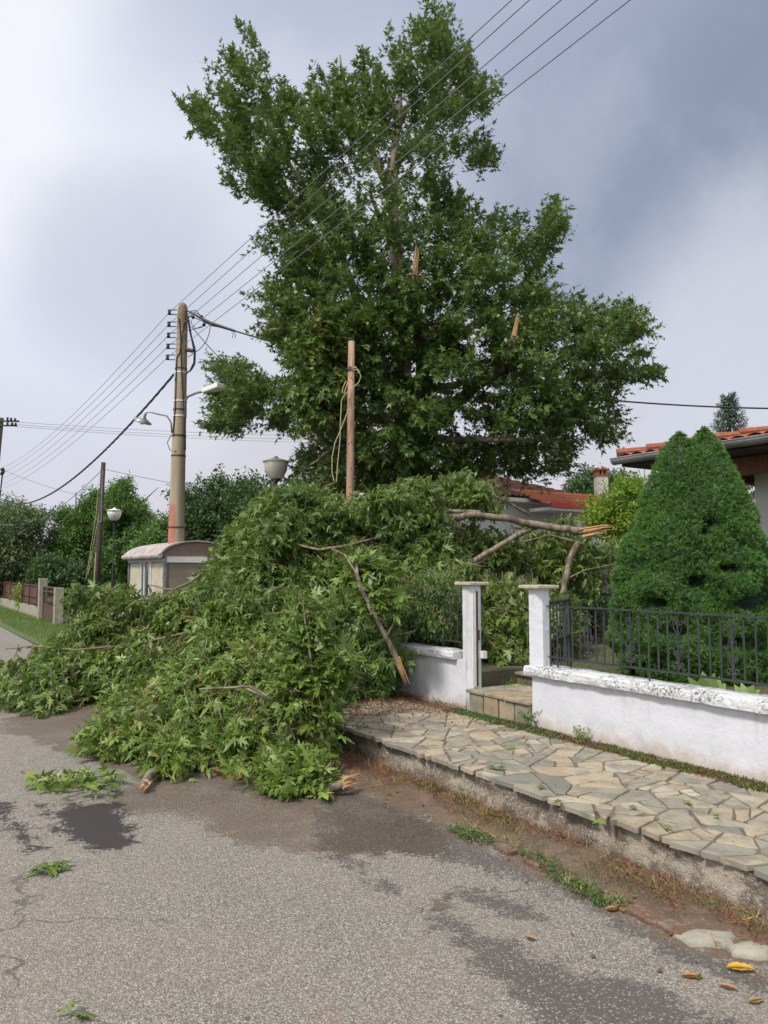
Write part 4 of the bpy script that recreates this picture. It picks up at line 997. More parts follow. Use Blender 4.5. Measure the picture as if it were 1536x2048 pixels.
# low red-roofed house glimpsed behind the fallen foliage
h3 = thing('house', 'distant house with an orange roof glimpsed through the fallen foliage, between kiosk and bare pole', 'house', P(560, 1090, 30))
a = P(470, 1098, 32); 
MB().box(Vector((a.x, a.y, 0)), (7, 0, 0), (0, 5, 0), (0, 0, a.z)).build('wall', M['white'], h3)
tile_roof(Vector((a.x-.3, a.y-.3, a.z)), (7.6, 0, 0), (0, 2.8, .9), 26, 8, M['tile_new'], h3)
bx = thing('meter_cabinet', 'pale blue-grey cabinet half hidden by leaves behind the left gate pillar', 'cabinet', P(990, 1190, 10.5))
c = P(975, 1170, 10.6); MB().box(c+Vector((0, 0, -.95)), (.3, 0, 0), (0, .25, 0), (0, 0, 1.0)).build('box', M['blue'], bx, bevel=.01)
MB().box(c+Vector((.02, -.012, -.4)), (.26, 0, 0), (0, .01, 0), (0, 0, .36)).build('door', M['white'], bx)
# ================================================================== VEGETATION
def cull_ok(q):
    p = q[:, 0]*NN[0]+q[:, 1]*NN[1]; s = q[:, 0]*D[0]+q[:, 1]*D[1]; z = q[:, 2]
    gz = np.where((s < 17), np.where(p < KERB, 0.0, np.where(p < WALL, SWZ, YZ)), 0.03)
    ingate = (s > SR) & (s < SL)
    inwall = (p > WALL-.07) & (p < WALL+.24) & (z < .82) & (s < 15.5) & ~ingate
    pil = (np.hypot(s-SL, p-WALL-.09) < .19) & (z < 1.55) | (np.hypot(s-SR, p-WALL-.09) < .19) & (z < 1.55)
    return (z > gz+.015) & ~inwall & ~pil
def foliage(name, parent, m, poly, depth, thick, nb, ns, k, size, slen, crad, tm=PALM, margin=14, axis=None, droop=.35, holes=0.0, twig=None, seed=1, up=.5, rlo=0.0, rhi=1.0, cull=False, twigr=.004, Rpx=150, coh=.6, spread=.9, spr=.55, ctr=None, nf=None, nj=.45, wide=(.75, 1.15), curl=1.0, ydeep=1.0):
    """clumps of leafy shoots filling a volume given by an outline and a depth"""
    a = np.array(poly, float); n0 = nb*5
    q = sample_poly(poly, n0); dd = pdist(q[:, 0], q[:, 1], poly); k_ = dd > margin; q, dd = q[k_], dd[k_]
    if callable(depth): Yf = depth(q[:, 0], q[:, 1]); Yc = Yf+rng.random(len(q))**1.3*thick
    else:
        t_ = np.sqrt(np.clip(1-(1-np.clip(dd/Rpx, 0, 1))**2, .02, 1)); sg = np.where(rng.random(len(q)) < .62, -1, 1)
        Yc = depth+sg*t_*thick*rng.random(len(q))**.45
    C = Pn(q[:, 0], q[:, 1], Yc)
    fr = nf or .5/max(crad, .15); nz_ = vnoise(C[:, 0]*fr+50, C[:, 1]*fr*ydeep+50, C[:, 2]*fr+50, seed=seed, octaves=2)
    hl_ = holes(q[:, 0], q[:, 1]) if callable(holes) else holes
    keep = nz_ > (-.55+hl_*1.0)-.25*(rng.random(len(q)) < .15); C = C[keep][:nb]; n = len(C)
    ctr = C.mean(0) if ctr is None else np.array(ctr)
    out = unit(C-ctr)
    base = np.repeat(C, ns, 0)+rng.normal(0, 1, (n*ns, 3))*np.array((crad, crad, crad*.75))*.6
    if axis is None: ax = np.repeat(out, ns, 0)*.8+np.array((0, 0, up))+rng.normal(0, spr, (n*ns, 3))
    else:
        f = vnoise(C[:, 0]*.9, C[:, 1]*.9, C[:, 2]*.9, seed=seed+40)*1.6
        ca, sa = np.cos(f), np.sin(f); A = np.stack([axis[0]*ca-axis[1]*sa, axis[0]*sa+axis[1]*ca, axis[2]+0*f], -1)
        ax = np.repeat(A, ns, 0)*coh*1.5+rng.normal(0, spr, (n*ns, 3))
    L = slen*rng.uniform(.6, 1.25, n*ns)
    base = base-unit(ax)*(L*.5)[:, None]
    pos, dr, nr, idx = shoots(base, ax, L, k, droop, spread, nj)
    if cull: ok = cull_ok(pos) & cull_ok(pos+unit(dr)*size*.8)
    else: ok = rng.random(len(pos)) < .94
    pos, dr, nr, idx = pos[ok], dr[ok], nr[ok], idx[ok]
    sh = rng.random(n*ns)[idx]; cl = np.repeat(rng.random(n), ns)[idx]
    rv = np.clip(rlo+(rhi-rlo)*(.45*rng.random(len(pos))+.3*sh+.35*cl-.05), 0, 1)
    o = leaves(name, tm, pos, dr, nr, size*rng.uniform(.5, 1.2, len(pos)), m, parent, rv, curl, wide)
    if twig:
        mb = MB(); u = unit(ax)
        for i in range(n*ns):
            if cull and not cull_ok((base[i]+u[i]*L[i])[None])[0]: continue
            if cull and not cull_ok(base[i][None])[0]: continue
            if rng.random() < twig: b = base[i]; e = b+u[i]*L[i]; c_ = C[i//ns]; mb.tube([c_*.4+b*.6, b, (b+e)/2-(0, 0, L[i]*droop*.12), e-(0, 0, L[i]*droop*.5)], [twigr*1.6, twigr*1.4, twigr, twigr*.5], 4, False)
        if mb.v: mb.build('twigs', M['twig'], parent)
    return C
def pt(lst, default=None):
    return [P(a, b, c) for a, b, c in lst]
def limb(mb, lst, r0, r1, n=8, jit=.08):
    pts = [Vector(p) for p in lst]; out = []
    for i in range(len(pts)-1):
        for t in (0, .33, .66): q = pts[i].lerp(pts[i+1], t); out.append(q+Vector((random.uniform(-1, 1), random.uniform(-1, 1), random.uniform(-1, 1)))*r0*.22*(t > 0))
    out.append(pts[-1]); k = len(out); mb.tube(out, [r0+(r1-r0)*i/(k-1) for i in range(k)], n, True, jit)
def splinter(name, parent, base, tip, r, n=9):
    n = int(n*2.4)
    """torn wood: long ragged shards round a broken end"""
    mb = MB(); base, tip = Vector(base), Vector(tip); ax = tip-base; L = ax.length; ax.normalize()
    u = ax.cross(Vector((.2, .9, .3))).normalized(); w = ax.cross(u)
    for i in range(n):
        a = 2*math.pi*i/n+random.uniform(-.2, .2); c = base+(u*math.cos(a)+w*math.sin(a))*r*random.uniform(.15, .72)
        l = L*random.uniform(.25, 1.0) if i else L
        s1 = r*random.uniform(.14, .34); d = (ax+(u*math.cos(a)+w*math.sin(a))*random.uniform(-.10, .06)).normalized()
        mb.tube([c-ax*r*.6, c+d*l*.35, c+d*l*.75, c+d*l], [s1, s1*.85, s1*.45, s1*.06], 5, True, .5)
    return mb.build(name, M['raw'], parent)
# ---------------------------------------------------------------- the big plane tree
TREE = [(378,205),(395,195),(420,225),(440,235),(425,180),(410,170),(430,145),(455,150),(448,100),(480,95),(505,45),(525,70),(545,100),(600,110),(600,140),(575,170),(612,150),(640,128),(680,150),(650,100),(690,65),(720,60),(745,65),(755,20),(785,5),(800,30),(830,30),(840,2),(880,10),(900,60),(930,80),(940,130),(960,160),(985,140),(995,175),(985,220),(950,225),(930,268),(975,270),(1002,320),(950,338),(925,360),(930,400),(950,430),(1000,420),(1040,425),(1050,470),(1090,425),(1108,395),(1125,390),(1132,440),(1100,500),(1090,560),(1110,590),(1140,590),(1160,610),(1200,602),(1240,598),(1262,590),(1290,620),(1305,650),(1280,680),(1300,710),(1325,745),(1290,765),(1240,755),(1222,800),(1245,850),(1230,892),(1195,880),(1160,870),(1150,900),(1125,945),(1090,955),(1050,945),(1000,940),(960,970),(880,985),(800,985),(700,985),(600,985),(580,955),(605,915),(622,870),(605,840),(575,890),(550,870),(520,820),(490,855),(440,872),(408,840),(440,808),(398,780),(430,760),(418,730),(445,708),(480,708),(520,745),(560,770),(590,750),(570,705),(540,680),(500,668),(530,640),(515,605),(540,560),(560,535),(530,520),(528,470),(560,440),(530,410),(490,392),(440,372),(428,355),(470,340),(440,300),(400,270),(385,245)]
TY = 18.6
tr_ = P(815, 1100, TY)
big = thing('plane_tree', 'very tall storm-damaged plane tree with torn limbs rising behind the bare wooden pole', 'tree', (tr_.x, TY, YZ))
mb = MB()
root = Vector((tr_.x, TY, YZ-.1))
limb(mb, [root]+pt([(818, 950, TY), (812, 800, TY), (800, 640, TY), (790, 480, TY)]), .42, .15, 12)
limb(mb, pt([(790, 480, TY), (788, 330, TY), (800, 190, TY), (800, 70, TY)]), .15, .02, 8)
mb.tube([root+Vector((0, 0, -.1)), root+Vector((0, 0, .35)), root+Vector((0, 0, 1.0))], [.62, .50, .43], 12)
limb(mb, pt([(835, 940, TY), (850, 820, TY-.5), (835, 640, TY-2.2), (830, 545, TY-3.5)]), .26, .05, 10)
mb.build('trunk', M['bark'], big, True)
LB = [((812, 820, TY), (750, 700, TY-.5), (700, 560, TY-.3), (650, 440, TY), (580, 330, TY), (530, 230, TY)),
      ((850, 850, TY-.4), (930, 790, TY-1.6), (1005, 735, TY-2.6), (1028, 668, TY-3.4)), ((1000, 740, TY-2.4), (1080, 720, TY-1.8), (1180, 680, TY-1), (1285, 650, TY-.5)),
      ((815, 860, TY), (700, 820, TY-.5), (600, 790, TY-.5), (500, 790, TY-.5), (440, 800, TY-.5)), ((800, 640, TY), (880, 560, TY), (930, 490, TY), (1030, 440, TY)),
      ((880, 700, TY), (1000, 610, TY), (1070, 540, TY), (1110, 430, TY)), ((790, 330, TY), (850, 260, TY), (900, 170, TY), (960, 160, TY)), ((788, 400, TY), (730, 280, TY), (690, 170, TY), (680, 110, TY)),
      ((700, 560, TY), (620, 500, TY+.5), (550, 460, TY+.6)), ((640, 430, TY), (560, 380, TY), (490, 330, TY), (450, 270, TY)), ((800, 500, TY), (760, 440, TY-1.4), (740, 380, TY-2.2)),
      ((820, 860, TY), (900, 880, TY-2), (1000, 880, TY-3), (1120, 880, TY-2)), ((812, 870, TY), (740, 880, TY-1.8), (660, 900, TY-2.2), (620, 930, TY-2)), ((850, 780, TY+.5), (960, 760, TY+2), (1080, 780, TY+3)),
      ((800, 600, TY), (700, 640, TY-1.8), (600, 660, TY-2), (530, 660, TY-1.5))]
for i, l in enumerate(LB):
    mb = MB(); limb(mb, pt(l), .17 if i in (1, 0) else .11, .02 if i != 1 else .05, 8); mb.build('limb', M['bark'], big, True)
splinter('torn_stub', big, P(829, 546, TY-3.6), P(836, 488, TY-3.65), .075, 8); splinter('torn_stub', big, P(1028, 668, TY-3.4), P(1036, 630, TY-3.45), .07, 8)
C = foliage('crown', big, M['leaf_tree'], TREE, TY, 3.4, 2000, 5, 13, .132, .62, .20, PALM, 4, up=.55, droop=.2, holes=lambda x, y: np.interp(y, [0, 480, 640, 900, 960], [.56, .52, .30, .22, .34]), nf=.60, ydeep=.45, nj=.6, rhi=1.1, Rpx=150, seed=3, spread=.75, spr=.38, ctr=(tr_.x, TY, 7.5))
mb = MB()
for c_ in C[rng.random(len(C)) < .12]:
    c_ = Vector(c_); ax = Vector((tr_.x+(c_.x-tr_.x)*.45, TY+(c_.y-TY)*.4, max(3.0, c_.z-1.6-.25*abs(c_.x-tr_.x)))); mb.tube([ax, ax.lerp(c_, .5)+Vector((0, 0, -.15)), c_], [.035, .022, .008], 5, False)
if mb.v: pass
foliage('crown_front', big, M['leaf_tree'], [(560,690),(600,650),(650,620),(720,608),(780,650),(745,712),(690,722),(685,800),(640,850),(610,880),(590,830),(600,760)], 15.7, .9, 170, 5, 11, .125, .5, .2, PALM, 8, up=.5, droop=.3, seed=33, rlo=.45, rhi=1.15, spread=.75, spr=.4)
# ---------------------------------------------------------------- fallen branches
def dmap(y0, Y0, y1, Y1, wob=.35, seed=0, tilt=0.0, cx=500):
    def f(px, py):
        t = np.clip((y0-py)/(y0-y1), 0, 1); return Y0+(Y1-Y0)*t**.9+wob*vnoise(px/70., py/70., seed=seed)+tilt*(px-cx)/100
    return f
def fallen(label, loc, group=None): return thing('fallen_branch', label, 'fallen branch', loc, group)
# tall heap of foliage (limb lying over the wall)
f5 = fallen('tall heap of torn plane foliage piled against the wall, below the bare wooden pole', P(700, 1380, 8.6))
pl5 = [(395,1215),(405,1150),(450,1070),(490,1025),(525,985),(570,965),(610,962),(650,970),(690,1000),(725,995),(750,962),(800,958),(860,950),(890,975),(890,1020),(895,1080),(935,1110),(935,1150),(870,1185),(830,1240),(800,1330),(750,1385),(690,1395),(640,1300),(560,1230),(460,1240)]
foliage('foliage', f5, M['leaf_fallen'], pl5, dmap(1390, 7.9, 960, 10.3, .9, 5), 1.4, 700, 6, 12, .108, .44, .14, PALM2, 14, holes=.5, nf=1.3, spread=.8, spr=.5, nj=.7, wide=(.65, 1.1), curl=1.2, axis=(-.55, -.45, -.1), droop=.5, cull=True, twig=.4, seed=5, rlo=.0, rhi=.70)
mb = MB()
limb(mb, pt([(930, 1060, 10.6), (850, 1030, 10.3), (760, 1075, 9.9), (700, 1090, 9.6), (640, 1100, 9.5), (580, 1085, 9.8), (520, 1130, 9.9)]), .026, .012)
limb(mb, pt([(700, 1090, 9.9), (620, 1180, 9.5), (540, 1200, 9.4), (460, 1190, 9.5)]), .018, .008)
mb.build('limb', M['bark'], f5, True)
# foliage on the road, far left
f1 = fallen('spray of plane foliage lying furthest left across the road, in front of the kiosk', G(150, 1430))
pl1 = [(2,1292),(40,1300),(100,1262),(150,1262),(200,1262),(250,1225),(275,1185),(310,1185),(345,1175),(400,1185),(440,1230),(440,1300),(400,1350),(330,1400),(240,1405),(200,1385),(160,1410),(90,1440),(25,1412),(0,1385),(30,1365),(90,1355),(100,1325),(50,1330),(0,1330)]
foliage('foliage', f1, M['leaf_fallen'], pl1, dmap(1430, 8.6, 1180, 10.4, .7, 6), .8, 430, 6, 12, .108, .46, .13, PALM2, 9, holes=.42, nf=1.5, spread=.75, spr=.45, nj=.75, wide=(.6, 1.1), curl=1.3, axis=(-.8, -.3, -.15), droop=.8, cull=True, twig=.5, seed=6, rlo=.12, rhi=1.05)
foliage('foliage', f1, M['leaf_fallen'], [(120,1200),(135,1175),(175,1160),(225,1175),(262,1165),(285,1180),(262,1215),(225,1270),(150,1275),(142,1225)], dmap(1275, 9.6, 1160, 10.4, .3, 26), .5, 26, 3, 9, .125, .36, .08, PALM2, 8, axis=(-.5, -.3, .2), droop=.5, cull=True, twig=.8, seed=26, holes=.2, spread=.7, nj=.8, wide=(.5, 1.0), curl=1.6)
mb = MB(); limb(mb, pt([(10, 1298, 9.6), (60, 1292, 9.5), (150, 1300, 9.6), (260, 1290, 9.8), (400, 1260, 9.8)]), .008, .018, 7)
limb(mb, pt([(400, 1150, 9.9), (380, 1165, 9.7), (345, 1180, 9.5), (300, 1170, 9.7)]), .02, .008, 7)
mb.build('limb', M['twig'], f1, True)
# central mass on the road
f2 = fallen('broad mound of light green plane foliage on the road, a splintered end sticking out', G(420, 1540))
pl2 = [(105,1478),(150,1485),(190,1440),(230,1405),(300,1385),(345,1350),(385,1290),(410,1235),(470,1210),(540,1200),(600,1215),(650,1250),(700,1290),(700,1330),(680,1400),(672,1440),(640,1500),(560,1545),(480,1535),(400,1530),(330,1545),(250,1520),(180,1500),(115,1490)]
foliage('foliage', f2, M['leaf_fallen'], pl2, dmap(1540, 6.05, 1210, 8.9, .7, 7), .8, 640, 6, 12, .108, .42, .12, PALM2, 11, holes=.40, nf=1.6, spread=.75, spr=.45, nj=.75, wide=(.6, 1.1), curl=1.3, axis=(-.6, -.7, -.05), droop=.55, cull=True, twig=.5, seed=7, rlo=.25, rhi=1.1)
mb = MB(); e = G(288, 1572, .05); limb(mb, [e, P(300, 1548, 5.95), P(330, 1530, 6.3), P(370, 1490, 7.1), P(430, 1420, 8.0), P(520, 1340, 8.7)], .030, .040, 9)
limb(mb, pt([(480, 1370, 6.95), (540, 1400, 6.6), (575, 1440, 6.4), (590, 1480, 6.3)]), .012, .009, 7)
limb(mb, pt([(400, 1378, 7.0), (450, 1376, 6.8), (500, 1373, 6.7), (550, 1400, 6.5)]), .010, .014, 6)
limb(mb, [G(522, 1520, .06), G(575, 1547, .05)], .035, .04, 8)
mb.build('limb', M['bark'], f2, True); splinter('splintered_end', f2, e+Vector((.01, .03, .01)), G(283, 1582, .02)+Vector((0, -.02, 0)), .031, 8)
# front right branch with torn end
f3 = fallen('low leafy branch on the road ending in a torn beige stub, nearest to the kerb', G(650, 1575))
pl3 = [(545,1555),(565,1530),(590,1515),(625,1495),(655,1515),(668,1540),(660,1555),(650,1580),(620,1590),(575,1585)]
foliage('foliage', f3, M['leaf_fallen'], pl3, dmap(1590, 5.5, 1500, 6.1, .1, 8), .3, 50, 5, 9, .098, .24, .06, PALM2, 6, spread=.7, axis=(-.3, -.8, .2), droop=.3, cull=True, twig=.6, seed=8, rlo=.2)
e = G(690, 1566, .09); mb = MB(); limb(mb, [e, G(650, 1580, .05), G(600, 1560, .05), G(560, 1530, .08), P(520, 1490, 6.4)], .030, .022, 9); mb.build('limb', M['bark'], f3, True)
splinter('torn_end', f3, e, G(720, 1556, .09), .05, 9)
# upright shoots
f4 = fallen('thin upright shoots of a snapped branch standing before the heap at the kerb corner', G(645, 1510))
for lst, r in ((((650, 1512, 6.2), (640, 1440, 6.2), (628, 1360, 6.25), (618, 1290, 6.3), (609, 1235, 6.4), (606, 1200, 6.4)), .016), (((650, 1512, 6.2), (625, 1470, 6.3), (590, 1430, 6.4), (570, 1390, 6.5), (540, 1370, 6.5)), .013),
               (((655, 1525, 6.1), (640, 1490, 6.2), (600, 1430, 6.35), (560, 1390, 6.4)), .022)):
    mb = MB(); limb(mb, pt(lst), r, .005, 6); mb.build('stem', M['twig'], f4, True)
foliage('foliage', f4, M['leaf_fallen'], [(575,1230),(605,1195),(640,1220),(700,1290),(705,1320),(680,1370),(672,1400),(650,1450),(600,1460),(560,1420),(560,1330),(580,1290)], dmap(1460, 6.1, 1200, 6.5, .12, 9), .35, 64, 4, 11, .104, .32, .06, PALM2, 9, spread=.65, axis=(.1, -.2, .6), droop=.3, cull=True, twig=.9, seed=9, rlo=.25)
# long torn stem leaning on the wall
f6 = fallen('long bare stem with torn pale bark leaning against the white wall left of the gate', P(815, 1365, 8.3))
mb = MB(); limb(mb, pt([(815, 1368, 7.95), (800, 1335, 7.9), (785, 1300, 7.85), (765, 1262, 7.8), (745, 1225, 7.75), (728, 1190, 7.8), (714, 1150, 7.9), (712, 1115, 8.1)]), .032, .016, 8)
limb(mb, pt([(772, 1275, 7.82), (790, 1240, 7.9), (800, 1200, 8.0), (805, 1160, 8.1)]), .012, .006, 6); limb(mb, pt([(714, 1150, 7.9), (690, 1110, 8.1), (660, 1095, 8.3)]), .013, .008, 6)
mb.build('stem', M['bark'], f6, True); splinter('torn_bark', f6, P(797, 1318, 7.86), P(817, 1372, 7.90), .030, 7)
foliage('foliage', f6, M['leaf_fallen'], [(700,1100),(740,1110),(800,1150),(820,1190),(800,1240),(760,1230),(720,1190),(690,1140)], dmap(1240, 7.7, 1100, 8.1, .1, 10), .3, 24, 4, 7, .12, .28, .08, PALM2, 8, axis=(.2, -.3, .2), cull=True, seed=10)
# limb broken off, hung over the garden
f7 = fallen('big broken limb hanging level behind the gate pillars, torn orange at its right end', P(1050, 1040, 10.8))
mb = MB(); limb(mb, pt([(1165, 1062, 10.8), (1120, 1058, 10.8), (1060, 1048, 10.8), (1010, 1036, 10.7), (950, 1030, 10.6), (905, 1034, 10.5), (860, 1030, 10.4)]), .056, .040, 12)
limb(mb, pt([(960, 1026, 10.7), (920, 1024, 10.65), (870, 1022, 10.5)]), .04, .03); mb.build('main_limb', M['bark'], f7, True)
for lst, r0, r1 in ((((1075, 1052, 10.9), (1030, 1072, 10.7), (985, 1100, 10.4), (930, 1132, 10.1), (900, 1150, 9.9)), .042, .034), (((985, 1104, 10.5), (950, 1130, 10.2), (935, 1150, 10.1)), .03, .02),
                    (((1060, 1030, 10.8), (1025, 1010, 10.7), (990, 992, 10.6), (975, 960, 10.6)), .022, .01), (((1155, 1085, 10.8), (1140, 1118, 10.7), (1128, 1165, 10.6), (1126, 1200, 10.5), (1122, 1260, 10.4)), .048, .04),
                    (((1155, 1085, 10.8), (1100, 1070, 10.7), (1040, 1085, 10.6)), .018, .01), (((1128, 1160, 10.6), (1170, 1140, 10.7), (1230, 1128, 10.8)), .014, .008)):
    mb = MB(); limb(mb, pt(lst), r0, r1); mb.build('side_limb', M['bark'], f7, True)
splinter('torn_end', f7, P(1160, 1062, 10.78), P(1235, 1051, 10.7), .048, 10); splinter('torn_flap', f7, P(1168, 1074, 10.75), P(1215, 1064, 10.65), .035, 6)
for poly, nb_, sd_, dp in (([(880,1058),(920,1052),(980,1062),(1040,1072),(1060,1090),(1040,1125),(985,1170),(935,1165),(905,1130)], 78, 11, 10.9),
                           ([(1040,1060),(1100,1040),(1130,1035),(1175,1052),(1232,1080),(1238,1100),(1200,1120),(1195,1180),(1150,1215),(1100,1175),(1060,1160),(1030,1110)], 62, 12, 11.0),
                           ([(880,940),(930,945),(985,975),(1005,1008),(960,1018),(890,1012)], 60, 13, 10.9)):
    foliage('foliage', f7, M['leaf_fallen'], poly, dmap(1200, dp-.3, 950, dp, .25, sd_), .9, nb_, 5, 7, .12, .34, .13, PALM2, 9, nj=.8, wide=(.5, 1.0), curl=1.6, spread=.7, axis=(-.3, -.2, -.3), droop=.5, cull=True, twig=.5, seed=sd_, rlo=0, rhi=.7)
f8 = fallen('torn foliage filling the garden path behind the gate opening', P(1005, 1300, 9))
foliage('foliage', f8, M['leaf_fallen'], [(945,1160),(1000,1150),(1060,1165),(1150,1190),(1150,1240),(1100,1300),(1060,1345),(960,1350),(945,1300)], dmap(1345, 8.5, 1150, 9.9, .2, 14), .9, 190, 5, 7, .12, .32, .13, PALM2, 8, axis=(.1, -.3, -.4), droop=.8, cull=True, twig=.5, seed=14, rhi=.5)
foliage('foliage', f8, M['leaf_fallen'], [(835,1150),(930,1140),(930,1300),(850,1290),(800,1240)], dmap(1300, 9.0, 1140, 9.4, .2, 15), .6, 80, 5, 7, .12, .32, .12, PALM2, 8, axis=(.1, -.3, -.4), droop=.8, cull=True, twig=.3, seed=15, rhi=.4)
mb = MB(); limb(mb, pt([(960, 1290, 9.4), (985, 1240, 9.5), (1000, 1180, 9.6)]), .018, .008, 6); limb(mb, pt([(1040, 1230, 9.3), (1010, 1220, 9.3), (985, 1215, 9.2)]), .014, .01, 6); mb.build('limb', M['twig'], f8, True)
# small twig and sprigs on the road
f9 = fallen('small wilted twig lying alone on the road, with its bare end pointing left', G(150, 1570))
mb = MB(); limb(mb, [G(44, 1543, .05), G(85, 1555, .05), G(130, 1566, .04), G(180, 1565, .04)], .012, .008, 6); mb.build('stem', M['twig'], f9, True)
n = 95; px = rng.uniform(60, 240, n); py = 1560-(px-60)*.02+rng.normal(0, 9, n)
q = np.array([G(a, b, random.uniform(.015, .09)) for a, b in zip(px, py)]); leaves('foliage', PALM2, q, rng.normal(size=(n, 3))*(1, 1, .25), rng.normal(0, .5, (n, 3))+(0, 0, 1), rng.uniform(.07, .13, n), M['leaf_fallen'], f9, rng.uniform(.2, 1, n))
def sprig(x, y, n, r, label, size=.09):
    t = thing('leaf_sprig', label, 'leaf sprig', G(x, y)); c = np.array(G(x, y, .015)); a = rng.uniform(0, 6.3, n)
    q = c+np.stack([np.cos(a)*r*.25, np.sin(a)*r*.25, rng.uniform(0, .03, n)], -1)
    leaves('leaf_cluster', PALM2, q, np.stack([np.cos(a), np.sin(a), rng.normal(.05, .15, n)], -1), rng.normal(0, .35, (n, 3))+(0, 0, 1), rng.uniform(.6, 1.1, n)*size, M['leaf_fallen'], t, rng.uniform(.3, .9, n))
    mb = MB(); mb.tube([Vector(c), Vector(c)+Vector((.05, -.02, .01)), Vector(c)+Vector((.10, -.03, .0))], [.003, .003, .002], 5); mb.build('stem', M['twig'], t)
sprig(97, 1735, 12, .11, 'small wilted sprig of leaves on the road in front of the dark oil stain', .10)
sprig(150, 2030, 4, .05, 'little green sprig at the bottom left edge of the picture', .055)
# single fallen leaves
def fleaf(x, y, size, ang, m, label, z=0.0, tm=LEAF2, cat='leaf', grp=None, n=1):
    c = np.array(G(x, y, z+.012)); d = np.array((math.cos(ang), math.sin(ang), .03))
    q = np.tile(c, (n, 1))+rng.normal(0, size*.25, (n, 3))*(1, 1, 0)*(n > 1); o = leaves('fallen_leaf', tm, q, np.tile(d, (n, 1))+rng.normal(0, .8, (n, 3))*(1, 1, .05)*(n > 1), np.tile((.05, -.1, 1.), (n, 1)), np.full(n, size), m, curl=.35)
    for v in o.data.vertices: v.co -= Vector(c)
    o.location = c; return tag(o, label, cat, grp)
fleaf(1452, 1933, .115, -.15, M['leaf_yellow'], 'bright yellow elongated leaf on the road, bottom right')
fleaf(1362, 1950, .08, -.1, M['leaf_brown'], 'brown leaf tucked under a green leaf, left of the yellow leaf'); fleaf(1393, 1958, .055, .9, M['leaf_fallen'], 'small green leaf lying on a brown leaf, bottom right')
fleaf(1436, 1968, .075, -.5, M['leaf_brown'], 'curled brown leaf just below the bright yellow leaf'); fleaf(1050, 1872, .055, -.6, M['leaf_brown'], 'small reddish brown leaf alone on the dark asphalt strip')
fleaf(1497, 2003, .07, .3, M['blade_dry'], 'pale dry leaf at the bottom right corner'); fleaf(1210, 1818, .085, .2, M['leaf_brown'], 'broad tan leaf in the clump of weeds on the road edge')
fleaf(1245, 1822, .06, 1.2, M['leaf_yellow'], 'ochre leaf at the lower tip of the weed clump on the road edge'); fleaf(1105, 1750, .06, .4, M['leaf_brown'], 'curled orange-brown leaf on the upper part of the weed clump')
places = ((990, 1533, 'near the middle of the pavement, the darkest one'), (720, 1450, 'on the pavement corner beside the heap'), (1030, 1493, 'on the pavement below the gate step'), (1085, 1570, 'on the pavement, left of the grey slab row'),
          (1270, 1612, 'on the pavement towards the right, upper one'), (1205, 1640, 'close to the kerb edge on the pavement'), (1372, 1600, 'on the pavement below the green strip'), (1430, 1632, 'rightmost on the pavement'), (950, 1480, 'on the pavement near the green strip'), (700, 1435, 'on the far end of the pavement by the red-brown litter'), (1120, 1600, 'on the middle slabs of the pavement'), (1330, 1650, 'low on the right part of the pavement'))
for i, (a, b, lb) in enumerate(places):
    fleaf(a, b, random.uniform(.05, .085), random.uniform(0, 6), M['leaf_lime'] if i % 3 == 2 else M['leaf_fallen'], 'small torn green leaf '+lb, SWZ+.008, PALM, 'leaf', 'torn leaves scattered on the pavement', 1 if i not in (0, 1, 9) else 3)
# brown and orange leaves under the mound
def scatter(name, poly, n, m, tm, size, label, cat=None, z=0.0, zr=.03, flat=.3, kind='stuff', r=None):
    q2 = sample_poly(poly, n); q = np.array([G(a, b, z) for a, b in q2]); q[:, 2] += rng.random(n)*zr+.008
    o = leaves(name, tm, q, rng.normal(size=(n, 3))*(1, 1, flat), rng.normal(0, .4, (n, 3))+(0, 0, 1), rng.uniform(.6, 1.2, n)*size, m, None, r)
    return tag(o, label, cat or name.replace('_', ' '), None, kind)
scatter('leaf_litter', [(400,1528),(440,1522),(500,1535),(520,1550),(480,1560),(430,1552)], 60, M['leaf_brown'], PALM, .09, 'orange-brown dead leaves on the road under the edge of the mound', z=0)
scatter('leaf_bits', [(150,1500),(330,1545),(560,1560),(720,1570),(900,1640),(800,1700),(500,1640),(300,1640),(180,1560)], 70, M['leaf_fallen'], LANCE, .022, 'tiny torn leaf fragments strewn on the wet road in front of the mound', 'leaf bits', 0, .006, .05)
scatter('leaf_bits', [(720,1440),(950,1440),(1200,1500),(1500,1620),(1500,1700),(1250,1640),(900,1520)], 150, M['leaf_fallen'], LANCE, .020, 'tiny leaf fragments and crumbs scattered over the pavement slabs', 'leaf bits', SWZ+.008, .004, .05)
scatter('leaf_litter', [(555,1570),(590,1580),(660,1592),(665,1602),(600,1598)], 22, M['leaf_brown'], PALM, .07, 'dead leaves under the low branch with the torn stub', z=0)
scatter('leaf_litter', [(690,1400),(760,1375),(830,1385),(935,1420),(900,1430),(830,1425),(700,1440)], 2600, M['litter'], LANCE, .035, 'red-brown needle litter between the pavement and the left white wall', z=SWZ+.005, zr=.03)
scatter('leaf_litter', [(700,1440),(860,1425),(960,1440),(1040,1470),(900,1450),(740,1470)], 140, M['litter'], OVAL, .03, 'scattered brown litter over the far pavement slabs', z=SWZ+.01, zr=.01)
